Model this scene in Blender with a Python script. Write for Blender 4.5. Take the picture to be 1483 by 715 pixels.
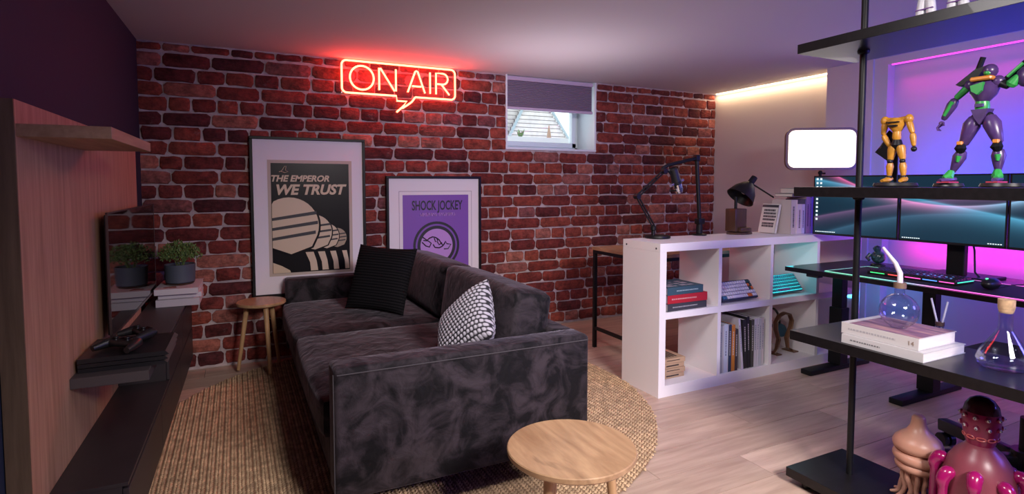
import bpy, bmesh, math, random
from mathutils import Vector, Matrix, Euler
random.seed(7)
PI = math.pi
for o in list(bpy.data.objects): bpy.data.objects.remove(o)
S = bpy.context.scene
COL = S.collection

# ---------------------------------------------------------------- camera
CAMH = 1.25
cd = bpy.data.cameras.new('camera'); cam = bpy.data.objects.new('camera', cd); COL.objects.link(cam)
cd.sensor_width = 36.0; cd.lens = 36.0*814.0/1483.0
cd.shift_y = -(357.5-312.0)/1483.0
cd.clip_start = 0.02
YAW = math.radians(26.16); PITCH = math.atan(45/814.0)
cam.location = (0, 0, CAMH)
cam.rotation_euler = (PI/2-PITCH, 0, -YAW)
S.camera = cam

# ---------------------------------------------------------------- world, light, exposure
S.view_settings.view_transform = 'Standard'
S.view_settings.look = 'None'
S.view_settings.gamma = 1.0
S.view_settings.use_curve_mapping = False
S.view_settings.exposure = 0.0
W = bpy.data.worlds.new('world'); S.world = W; W.use_nodes = True
W.node_tree.nodes['Background'].inputs[0].default_value = (0.80, 0.92, 1.0, 1)
W.node_tree.nodes['Background'].inputs[1].default_value = 2.4

def area(name, loc, rot, size, power, color, size_y=None, spread=PI):
    l = bpy.data.lights.new(name, 'AREA'); l.energy = power; l.color = color
    l.size = size
    if size_y: l.shape = 'RECTANGLE'; l.size_y = size_y
    l.spread = spread
    o = bpy.data.objects.new(name, l); COL.objects.link(o); o.location = loc; o.rotation_euler = rot
    return o
def point(name, loc, power, color, r=0.05):
    l = bpy.data.lights.new(name, 'POINT'); l.energy = power; l.color = color; l.shadow_soft_size = r
    o = bpy.data.objects.new(name, l); COL.objects.link(o); o.location = loc
    return o
# added fill lights, standing in for unseen ceiling lamps, no fixtures
area('ceiling_fill_light', (1.25, -0.85, 2.05), (math.radians(58), 0, math.radians(-9)), 0.8, 44, (1.0, 0.90, 0.89), 0.5, math.radians(88))
area('ceiling_fill_light', (0.75, 1.35, 2.13), (math.radians(12), math.radians(-32), 0), 0.5, 24, (1.0, 0.93, 0.94), 0.5, math.radians(150))  # added to brighten the shelf end, rug and front table
area('upward_fill_light', (2.0, 3.35, 1.45), (PI, 0, 0), 0.7, 4.6, (1.0, 0.84, 0.93))  # added unseen light that brightens the ceiling, no uplighter stands here
# coloured led lamps of the desk corner
area('magenta_led_light', (4.27, 1.15, 2.105), (0, math.radians(-8), 0), 0.02, 1.5, (1.0, 0.004, 0.50), 2.6, math.radians(75))
area('magenta_led_light', (4.12, 1.60, 0.80), (0, math.radians(-90), 0), 0.03, 1.7, (1.0, 0.004, 0.50), 1.5, math.radians(95))
area('blue_led_light', (3.92, 1.5, 1.30), (0, math.radians(-90), 0), 0.25, 11, (0.01, 0.045, 1.0), 1.5)
area('blue_led_light', (3.7, -0.6, 1.5), (math.radians(80), 0, math.radians(25)), 0.6, 26, (0.15, 0.13, 1.0), 0.6)
area('cyan_led_light', (4.00, 2.44, 0.45), (0, math.radians(-90), 0), 0.05, 0.5, (0.05, 0.45, 1.0), 0.4)
# red light of the neon sign
for xx in (0.78, 1.0, 1.25, 1.5):
    point('neon_sign_light', (xx, 4.20, 2.06), 2.3, (1.0, 0.018, 0.022), 0.05)
# warm led strip at the top of the right wall
area('warm_led_light', (4.405, 3.63, 2.155), (0, math.radians(8), 0), 0.012, 3.4, (1.0, 0.66, 0.36), 1.3)

# ---------------------------------------------------------------- materials
def newmat(name):
    m = bpy.data.materials.new(name); m.use_nodes = True
    nt = m.node_tree; b = nt.nodes['Principled BSDF']
    return m, nt, b
def setin(b, k, v):
    if k in b.inputs: b.inputs[k].default_value = v
def mat(name, col, rough=0.5, metal=0.0, var=0.0, vscale=8.0, bump=0.0, bscale=60.0, spec=0.5, sheen=0.0, stretch=(1,1,1), coat=0.0):
    m, nt, b = newmat(name)
    N = nt.nodes; L = nt.links
    b.inputs['Base Color'].default_value = (*col, 1); b.inputs['Roughness'].default_value = rough
    b.inputs['Metallic'].default_value = metal; setin(b, 'Specular IOR Level', spec)
    setin(b, 'Sheen Weight', sheen); setin(b, 'Coat Weight', coat)
    tc = N.new('ShaderNodeTexCoord'); mp = N.new('ShaderNodeMapping'); mp.inputs['Scale'].default_value = stretch
    L.new(tc.outputs['Object'], mp.inputs['Vector'])
    if var > 0:
        n = N.new('ShaderNodeTexNoise'); n.inputs['Scale'].default_value = vscale; n.inputs['Detail'].default_value = 5
        L.new(mp.outputs[0], n.inputs['Vector'])
        r = N.new('ShaderNodeValToRGB'); r.color_ramp.elements[0].position = 0.3; r.color_ramp.elements[1].position = 0.7
        r.color_ramp.elements[0].color = (*[c*(1-var) for c in col], 1); r.color_ramp.elements[1].color = (*[min(1, c*(1+var)) for c in col], 1)
        L.new(n.outputs['Fac'], r.inputs['Fac']); L.new(r.outputs['Color'], b.inputs['Base Color'])
    if bump > 0:
        n = N.new('ShaderNodeTexNoise'); n.inputs['Scale'].default_value = bscale; n.inputs['Detail'].default_value = 4
        L.new(mp.outputs[0], n.inputs['Vector'])
        bp = N.new('ShaderNodeBump'); bp.inputs['Strength'].default_value = bump; bp.inputs['Distance'].default_value = 0.01
        L.new(n.outputs['Fac'], bp.inputs['Height']); L.new(bp.outputs['Normal'], b.inputs['Normal'])
    return m
def emit(name, col, strength):
    m, nt, b = newmat(name)
    b.inputs['Base Color'].default_value = (*[min(1, c) for c in col], 1)
    b.inputs['Emission Color'].default_value = (*col, 1); b.inputs['Emission Strength'].default_value = strength
    return m
def wood(name, c1, c2, axis=(1, 12, 12), scale=3.0, rough=0.45, knots=0.0, rnd=0.0, bump=0.05):
    m, nt, b = newmat(name); N = nt.nodes; L = nt.links
    tc = N.new('ShaderNodeTexCoord'); mp = N.new('ShaderNodeMapping'); mp.inputs['Scale'].default_value = axis
    L.new(tc.outputs['Object'], mp.inputs['Vector'])
    n = N.new('ShaderNodeTexNoise'); n.inputs['Scale'].default_value = scale; n.inputs['Detail'].default_value = 8; n.inputs['Roughness'].default_value = 0.62
    n.inputs['Distortion'].default_value = 0.4
    if rnd:
        oi = N.new('ShaderNodeObjectInfo'); ad = N.new('ShaderNodeVectorMath'); ad.operation = 'ADD'
        cb = N.new('ShaderNodeCombineXYZ'); ml = N.new('ShaderNodeMath'); ml.operation = 'MULTIPLY'; ml.inputs[1].default_value = 50
        L.new(oi.outputs['Random'], ml.inputs[0]); L.new(ml.outputs[0], cb.inputs[0]); L.new(ml.outputs[0], cb.inputs[2])
        L.new(mp.outputs[0], ad.inputs[0]); L.new(cb.outputs[0], ad.inputs[1]); L.new(ad.outputs[0], n.inputs['Vector'])
    else:
        L.new(mp.outputs[0], n.inputs['Vector'])
    r = N.new('ShaderNodeValToRGB'); r.color_ramp.elements[0].position = 0.30; r.color_ramp.elements[1].position = 0.68
    r.color_ramp.elements[0].color = (*c1, 1); r.color_ramp.elements[1].color = (*c2, 1)
    L.new(n.outputs['Fac'], r.inputs['Fac'])
    out = r.outputs['Color']
    if knots:
        n2 = N.new('ShaderNodeTexNoise'); n2.inputs['Scale'].default_value = scale*1.3; n2.inputs['Detail'].default_value = 3; n2.inputs['Distortion'].default_value = 1.5
        mp2 = N.new('ShaderNodeMapping'); mp2.inputs['Scale'].default_value = tuple(a**0.6 for a in axis); L.new(tc.outputs['Object'], mp2.inputs['Vector']); L.new(mp2.outputs[0], n2.inputs['Vector'])
        r2 = N.new('ShaderNodeValToRGB'); r2.color_ramp.elements[0].position = 0.62; r2.color_ramp.elements[1].position = 0.72
        r2.color_ramp.elements[0].color = (0, 0, 0, 1); r2.color_ramp.elements[1].color = (knots, knots, knots, 1)
        L.new(n2.outputs['Fac'], r2.inputs['Fac'])
        mx = N.new('ShaderNodeMixRGB'); mx.inputs[2].default_value = (*[c*0.45 for c in c1], 1)
        L.new(r2.outputs['Color'], mx.inputs[0]); L.new(out, mx.inputs[1]); out = mx.outputs[0]
    if rnd:
        hs = N.new('ShaderNodeHueSaturation'); mr = N.new('ShaderNodeMapRange'); mr.inputs['To Min'].default_value = 1-rnd; mr.inputs['To Max'].default_value = 1+rnd
        L.new(oi.outputs['Random'], mr.inputs['Value']); L.new(mr.outputs[0], hs.inputs['Value']); L.new(out, hs.inputs['Color']); out = hs.outputs[0]
    L.new(out, b.inputs['Base Color']); b.inputs['Roughness'].default_value = rough
    if bump:
        bp = N.new('ShaderNodeBump'); bp.inputs['Strength'].default_value = bump; bp.inputs['Distance'].default_value = 0.005
        L.new(n.outputs['Fac'], bp.inputs['Height']); L.new(bp.outputs['Normal'], b.inputs['Normal'])
    return m
def glassmat(name, col=(0.95, 0.97, 1.0), tint=0.93, rough=0.02):
    # thin clear glass: mostly lets the light through, mirror-like at grazing angles
    m = bpy.data.materials.new(name); m.use_nodes = True; nt = m.node_tree; N = nt.nodes; L = nt.links
    N.remove(N['Principled BSDF']); out = N['Material Output']
    t = N.new('ShaderNodeBsdfTransparent'); t.inputs[0].default_value = (*[c*tint for c in col], 1)
    g = N.new('ShaderNodeBsdfGlossy'); g.inputs['Roughness'].default_value = rough
    lw = N.new('ShaderNodeLayerWeight'); lw.inputs['Blend'].default_value = 0.28
    mx = N.new('ShaderNodeMixShader'); pw_ = N.new('ShaderNodeMath'); pw_.operation = 'POWER'; pw_.inputs[1].default_value = 1.6; ml = N.new('ShaderNodeMath'); ml.operation = 'MULTIPLY_ADD'; ml.inputs[1].default_value = 0.75; ml.inputs[2].default_value = 0.04
    L.new(lw.outputs['Facing'], pw_.inputs[0]); L.new(pw_.outputs[0], ml.inputs[0]); L.new(ml.outputs[0], mx.inputs[0]); L.new(t.outputs[0], mx.inputs[1]); L.new(g.outputs[0], mx.inputs[2])
    L.new(mx.outputs[0], out.inputs['Surface'])
    return m

M = {}
M['plaster'] = mat('plaster', (0.72, 0.69, 0.70), 0.85, bump=0.03, bscale=40)
M['ceiling'] = mat('ceiling_paint', (0.66, 0.64, 0.66), 0.9, bump=0.02, bscale=40)
M['navy'] = mat('navy_paint', (0.006, 0.015, 0.046), 0.75, bump=0.02)
M['mortar'] = mat('mortar', (0.46, 0.37, 0.38), 0.95, var=0.3, vscale=14, bump=0.4, bscale=90)
M['white_lam'] = mat('white_laminate', (0.86, 0.84, 0.85), 0.38)
M['white_frame'] = mat('white_window_plastic', (0.72, 0.80, 0.84), 0.35)
M['black_metal'] = mat('black_powder_metal', (0.006, 0.006, 0.007), 0.45, 0.0, spec=0.3)
M['black_wood'] = mat('black_stained_board', (0.007, 0.006, 0.007), 0.32, spec=0.35, coat=0.1, var=0.3, vscale=6, stretch=(1, 10, 10))
M['black_plastic'] = mat('black_plastic', (0.012, 0.012, 0.014), 0.35)
M['dark_lam'] = mat('anthracite_laminate', (0.028, 0.022, 0.025), 0.45, var=0.1)
M['dark_lam2'] = mat('grey_laminate', (0.060, 0.050, 0.052), 0.5)
M['gloss_black'] = mat('screen_glass_off', (0.006, 0.005, 0.006), 0.04, spec=0.35)
M['oak_panel'] = wood('oak_panel_veneer', (0.33, 0.180, 0.110), (0.54, 0.325, 0.215), (14, 14, 0.9), 2.6, 0.5)
M['oak_dark'] = wood('oak_panel_edge', (0.085, 0.055, 0.032), (0.16, 0.11, 0.068), (14, 14, 0.9), 2.6, 0.55)
M['oak_shelf'] = wood('oak_shelf_veneer', (0.26, 0.15, 0.085), (0.40, 0.25, 0.155), (12, 0.9, 12), 2.6, 0.5)
M['oak_top'] = wood('oak_table_veneer', (0.27, 0.15, 0.075), (0.53, 0.34, 0.185), (9, 1.2, 9), 2.2, 0.35, knots=0.55)
M['oak_leg'] = wood('oak_leg', (0.36, 0.20, 0.09), (0.56, 0.35, 0.18), (14, 14, 1), 3, 0.4)
M['floor'] = wood('oak_floor_plank', (0.40, 0.275, 0.215), (0.60, 0.45, 0.36), (0.9, 9, 9), 2.4, 0.42, knots=0.35, rnd=0.12)
M['gap'] = mat('floor_joint', (0.10, 0.065, 0.05), 0.9)
M['walnut'] = wood('walnut', (0.10, 0.045, 0.022), (0.20, 0.10, 0.05), (10, 10, 1), 3, 0.4)
M['jute_base'] = mat('jute_backing', (0.26, 0.165, 0.095), 0.95)
M['jute'] = mat('jute_braid', (0.56, 0.39, 0.235), 0.92, var=0.38, vscale=26, bump=0.4, bscale=300)
M['paper'] = mat('paper_pages', (0.66, 0.62, 0.58), 0.9, var=0.08, vscale=90, stretch=(0.2, 0.2, 8))
M['matboard'] = mat('passe_partout_board', (0.78, 0.72, 0.78), 0.8)
M['poster_dark'] = mat('poster_charcoal', (0.011, 0.010, 0.012), 0.3, spec=0.12)
M['poster_beige'] = mat('poster_beige', (0.60, 0.47, 0.33), 0.5)
M['poster_tan'] = mat('poster_tan', (0.36, 0.27, 0.18), 0.5)
M['poster_purple'] = mat('poster_purple', (0.19, 0.065, 0.40), 0.5)
M['poster_lilac'] = mat('poster_lilac', (0.46, 0.24, 0.62), 0.5)
M['poster_black'] = mat('poster_black_ink', (0.012, 0.008, 0.016), 0.5)
M['frame_black'] = mat('black_frame', (0.007, 0.006, 0.007), 0.4, spec=0.2)
M['chrome'] = mat('chrome', (0.7, 0.7, 0.72), 0.2, 1.0)
M['brass'] = mat('brown_lamp_base', (0.075, 0.038, 0.022), 0.35, var=0.3, vscale=5, stretch=(6, 6, 1))
M['grey_pot'] = mat('slate_blue_pot', (0.07, 0.085, 0.115), 0.6)
M['leaf'] = mat('leaf_green', (0.12, 0.20, 0.055), 0.6, var=0.5, vscale=40)
M['soil'] = mat('soil', (0.05, 0.03, 0.02), 0.9)
M['cork'] = mat('cork', (0.50, 0.33, 0.19), 0.8, var=0.25, vscale=60)
M['glass'] = glassmat('clear_glass', tint=0.985)
M['winglass'] = glassmat('window_glass', (1, 1, 1), 0.98, 0.0)
M['neon'] = emit('neon_tube', (1.0, 0.14, 0.066), 11.0)
M['acrylic'] = glassmat('sign_acrylic', (1.0, 0.93, 0.93), 0.96, 0.05)
M['magenta_led'] = emit('magenta_led', (1.0, 0.06, 0.62), 2.0)
M['warm_led'] = emit('warm_led', (1.0, 0.80, 0.55), 6.0)
M['panel_light'] = emit('light_panel', (1.0, 0.90, 0.76), 2.4)
M['panel_rim'] = mat('light_panel_rim', (0.22, 0.15, 0.11), 0.4)
M['blind'] = mat('pleated_blind_fabric', (0.27, 0.22, 0.30), 0.85)
M['blind_rail'] = mat('blind_rail', (0.50, 0.42, 0.56), 0.5)
M['sq_pink'] = mat('peach_vinyl', (0.52, 0.27, 0.19), 0.38, spec=0.5)
M['oc_body'] = mat('dusty_rose_vinyl', (0.23, 0.052, 0.075), 0.34)
M['oc_head'] = mat('crimson_vinyl', (0.22, 0.008, 0.060), 0.28)
M['oc_dark'] = mat('dark_crimson_translucent_dome', (0.035, 0.003, 0.008), 0.2)
M['oc_tent'] = mat('magenta_gloss_vinyl', (0.30, 0.006, 0.10), 0.22, coat=0.6)
M['lip'] = mat('pink_lip', (0.55, 0.12, 0.12), 0.3)
M['eye_white'] = mat('eye_white', (0.6, 0.6, 0.62), 0.2, coat=1.0)
M['yellow_armor'] = mat('ochre_armour', (0.46, 0.21, 0.022), 0.36, var=0.25, vscale=30)
M['purple_armor'] = mat('violet_armour', (0.065, 0.032, 0.13), 0.30, var=0.2, vscale=30)
M['green_armor'] = mat('green_armour', (0.03, 0.30, 0.06), 0.35)
M['dark_armor'] = mat('black_armour', (0.007, 0.007, 0.010), 0.4, spec=0.3)
M['orange_armor'] = mat('orange_armour', (0.65, 0.24, 0.04), 0.35)
M['red_sole'] = mat('red_sole', (0.35, 0.03, 0.05), 0.4)
M['white_model'] = mat('white_model_plastic', (0.70, 0.70, 0.74), 0.4)

def fabric(name, c1, c2, c3=None, scale=5.0, bump=0.25):
    m, nt, b = newmat(name); N = nt.nodes; L = nt.links
    tc = N.new('ShaderNodeTexCoord')
    n = N.new('ShaderNodeTexNoise'); n.inputs['Scale'].default_value = scale; n.inputs['Detail'].default_value = 6; n.inputs['Roughness'].default_value = 0.6; n.inputs['Distortion'].default_value = 1.2
    L.new(tc.outputs['Object'], n.inputs['Vector'])
    r = N.new('ShaderNodeValToRGB'); r.color_ramp.elements[0].position = 0.40; r.color_ramp.elements[1].position = 0.62
    r.color_ramp.elements[0].color = (*c1, 1); r.color_ramp.elements[1].color = (*c2, 1)
    L.new(n.outputs['Fac'], r.inputs['Fac']); L.new(r.outputs['Color'], b.inputs['Base Color'])
    b.inputs['Roughness'].default_value = 0.75; setin(b, 'Sheen Weight', 0.22); setin(b, 'Sheen Roughness', 0.35); setin(b, 'Specular IOR Level', 0.2)
    if 'Sheen Tint' in b.inputs: b.inputs['Sheen Tint'].default_value = (0.75, 0.68, 0.8, 1)
    n2 = N.new('ShaderNodeTexNoise'); n2.inputs['Scale'].default_value = scale*1.4; n2.inputs['Detail'].default_value = 7; n2.inputs['Distortion'].default_value = 1.0
    L.new(tc.outputs['Object'], n2.inputs['Vector'])
    bp = N.new('ShaderNodeBump'); bp.inputs['Strength'].default_value = bump; bp.inputs['Distance'].default_value = 0.03
    L.new(n2.outputs['Fac'], bp.inputs['Height']); L.new(bp.outputs['Normal'], b.inputs['Normal'])
    return m
M['velvet'] = fabric('charcoal_velvet', (0.004, 0.0035, 0.005), (0.038, 0.029, 0.036), scale=8.0, bump=0.35)
M['seam'] = mat('velvet_seam', (0.05, 0.045, 0.052), 0.7)

def brickmat():
    m, nt, b = newmat('red_brick'); N = nt.nodes; L = nt.links
    oi = N.new('ShaderNodeObjectInfo'); at = N.new('ShaderNodeAttribute'); at.attribute_name = 'rnd'
    ad = N.new('ShaderNodeMath'); ad.operation = 'ADD'; L.new(oi.outputs['Random'], ad.inputs[0]); L.new(at.outputs['Fac'], ad.inputs[1])
    fr = N.new('ShaderNodeMath'); fr.operation = 'FRACT'; L.new(ad.outputs[0], fr.inputs[0])
    r = N.new('ShaderNodeValToRGB'); cr = r.color_ramp
    cols = [(0.0, (0.085, 0.020, 0.024)), (0.2, (0.155, 0.027, 0.025)), (0.42, (0.23, 0.042, 0.032)), (0.62, (0.31, 0.070, 0.045)), (0.78, (0.20, 0.037, 0.034)), (0.90, (0.46, 0.17, 0.12)), (1.0, (0.18, 0.06, 0.07))]
    cr.elements[0].position = cols[0][0]; cr.elements[0].color = (*cols[0][1], 1); cr.elements[1].position = 1.0; cr.elements[1].color = (*cols[-1][1], 1)
    for p, c in cols[1:-1]:
        e = cr.elements.new(p); e.color = (*c, 1)
    L.new(fr.outputs[0], r.inputs['Fac'])
    ge = N.new('ShaderNodeNewGeometry')
    n = N.new('ShaderNodeTexNoise'); n.inputs['Scale'].default_value = 22; n.inputs['Detail'].default_value = 7; n.inputs['Roughness'].default_value = 0.7
    L.new(ge.outputs['Position'], n.inputs['Vector'])
    r2 = N.new('ShaderNodeValToRGB'); r2.color_ramp.elements[0].position = 0.36; r2.color_ramp.elements[1].position = 0.72
    r2.color_ramp.elements[0].color = (0.42, 0.40, 0.42, 1); r2.color_ramp.elements[1].color = (1.35, 1.3, 1.3, 1)
    L.new(n.outputs['Fac'], r2.inputs['Fac'])
    mx = N.new('ShaderNodeMixRGB'); mx.blend_type = 'MULTIPLY'; mx.inputs[0].default_value = 1
    L.new(r.outputs['Color'], mx.inputs[1]); L.new(r2.outputs['Color'], mx.inputs[2])
    n3 = N.new('ShaderNodeTexNoise'); n3.inputs['Scale'].default_value = 9; n3.inputs['Detail'].default_value = 8; n3.inputs['Roughness'].default_value = 0.8
    L.new(ge.outputs['Position'], n3.inputs['Vector'])
    r3 = N.new('ShaderNodeValToRGB'); r3.color_ramp.elements[0].position = 0.60; r3.color_ramp.elements[1].position = 0.74
    r3.color_ramp.elements[0].color = (0, 0, 0, 1); r3.color_ramp.elements[1].color = (0.5, 0.5, 0.5, 1)
    L.new(n3.outputs['Fac'], r3.inputs['Fac'])
    mx2 = N.new('ShaderNodeMixRGB'); mx2.inputs[2].default_value = (0.36, 0.25, 0.25, 1)
    L.new(r3.outputs['Color'], mx2.inputs[0]); L.new(mx.outputs[0], mx2.inputs[1]); L.new(mx2.outputs[0], b.inputs['Base Color'])
    b.inputs['Roughness'].default_value = 0.85; setin(b, 'Specular IOR Level', 0.3)
    n4 = N.new('ShaderNodeTexNoise'); n4.inputs['Scale'].default_value = 45; n4.inputs['Detail'].default_value = 6
    mpb = N.new('ShaderNodeMapping'); mpb.inputs['Scale'].default_value = (0.6, 1, 1.5); L.new(ge.outputs['Position'], mpb.inputs['Vector']); L.new(mpb.outputs[0], n4.inputs['Vector'])
    bp = N.new('ShaderNodeBump'); bp.inputs['Strength'].default_value = 0.75; bp.inputs['Distance'].default_value = 0.012
    L.new(n4.outputs['Fac'], bp.inputs['Height']); L.new(bp.outputs['Normal'], b.inputs['Normal'])
    return m
M['brick'] = brickmat()

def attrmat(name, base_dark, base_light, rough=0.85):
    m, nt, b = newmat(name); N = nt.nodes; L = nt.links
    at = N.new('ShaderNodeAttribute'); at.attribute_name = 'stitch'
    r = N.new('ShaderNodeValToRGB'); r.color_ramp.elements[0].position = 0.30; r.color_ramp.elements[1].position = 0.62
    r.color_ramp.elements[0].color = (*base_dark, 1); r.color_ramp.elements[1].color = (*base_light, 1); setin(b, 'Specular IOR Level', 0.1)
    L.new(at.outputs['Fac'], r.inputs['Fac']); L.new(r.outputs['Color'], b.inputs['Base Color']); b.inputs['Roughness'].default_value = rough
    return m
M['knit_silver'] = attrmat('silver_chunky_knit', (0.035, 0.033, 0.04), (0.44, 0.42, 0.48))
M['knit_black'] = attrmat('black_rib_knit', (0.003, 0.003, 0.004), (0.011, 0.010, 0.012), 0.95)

def screenmat():
    m, nt, b = newmat('monitor_wallpaper'); N = nt.nodes; L = nt.links
    ge = N.new('ShaderNodeNewGeometry'); sp = N.new('ShaderNodeSeparateXYZ'); L.new(ge.outputs['Position'], sp.inputs[0])
    def math_(op, a, bb=None, c=None):
        n = N.new('ShaderNodeMath'); n.operation = op
        for i, v in enumerate((a, bb, c)):
            if v is None: continue
            if isinstance(v, (int, float)): n.inputs[i].default_value = v
            else: L.new(v, n.inputs[i])
        return n.outputs[0]
    y = math_('SUBTRACT', 1.73, sp.outputs['Y'])      # 0 at the centre of the middle screen, grows to the right
    z = math_('SUBTRACT', sp.outputs['Z'], 1.115)
    def ribbon(a, bcoef, c, w, power=1.0, s=0.0, k=1.0):
        # height of the ribbon: a + b*y + c*y^2 + s*sin(k*y)
        y2 = math_('MULTIPLY', y, y)
        h = math_('ADD', math_('ADD', math_('MULTIPLY', y, bcoef), a), math_('MULTIPLY', y2, c))
        d = math_('SUBTRACT', z, h)
        up = math_('MAXIMUM', d, 0.0); dn = math_('MAXIMUM', math_('MULTIPLY', d, -1.0), 0.0)
        e = math_('ADD', math_('DIVIDE', up, w*0.35), math_('DIVIDE', dn, w*2.2))
        return math_('POWER', 2.718, math_('MULTIPLY', e, -1.0))
    a1 = ribbon(0.015, -0.02, 0.42, 0.008)
    a2 = ribbon(0.05, 0.10, -0.10, 0.012)
    a3 = ribbon(0.02, -0.20, 0.0, 0.014)
    a4 = ribbon(-0.03, 0.05, -0.25, 0.022)
    pk = N.new('ShaderNodeMapRange'); L.new(y, pk.inputs['Value']); pk.inputs['From Min'].default_value = -0.1; pk.inputs['From Max'].default_value = 0.25
    def mixc(fac, c1, c2):
        mx = N.new('ShaderNodeMixRGB')
        for i, v in enumerate((fac, c1, c2)):
            if isinstance(v, float): mx.inputs[i].default_value = v
            elif isinstance(v, tuple): mx.inputs[i].default_value = (*v, 1)
            else: L.new(v, mx.inputs[i])
        return mx.outputs[0]
    def addc(c1, c2, fac):
        mx = N.new('ShaderNodeMixRGB'); mx.blend_type = 'ADD'; L.new(fac, mx.inputs[0]); L.new(c1, mx.inputs[1])
        if isinstance(c2, tuple): mx.inputs[2].default_value = (*c2, 1)
        else: L.new(c2, mx.inputs[2])
        return mx.outputs[0]
    n = N.new('ShaderNodeTexNoise'); n.inputs['Scale'].default_value = 2.2; L.new(ge.outputs['Position'], n.inputs['Vector'])
    base = mixc(n.outputs['Fac'], (0.005, 0.018, 0.040), (0.013, 0.045, 0.075))
    rc = mixc(pk.outputs[0], (0.80, 0.13, 0.36), (0.26, 0.55, 0.80))
    c = addc(base, rc, a1)
    c = addc(c, (0.14, 0.06, 0.14), a2)
    c = addc(c, (0.06, 0.30, 0.46), a3)
    c = addc(c, (0.03, 0.08, 0.13), a4)
    L.new(c, b.inputs['Emission Color']); b.inputs['Emission Strength'].default_value = 1.0
    b.inputs['Base Color'].default_value = (0.004, 0.004, 0.004, 1); b.inputs['Roughness'].default_value = 0.3; setin(b, 'Specular IOR Level', 0.15)
    return m
M['screen'] = screenmat()
def colmat(c, rough=0.55): 
    k = 'c_%.2f_%.2f_%.2f' % c
    if k not in M: M[k] = mat('printed_cover', c, rough)
    return M[k]

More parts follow.
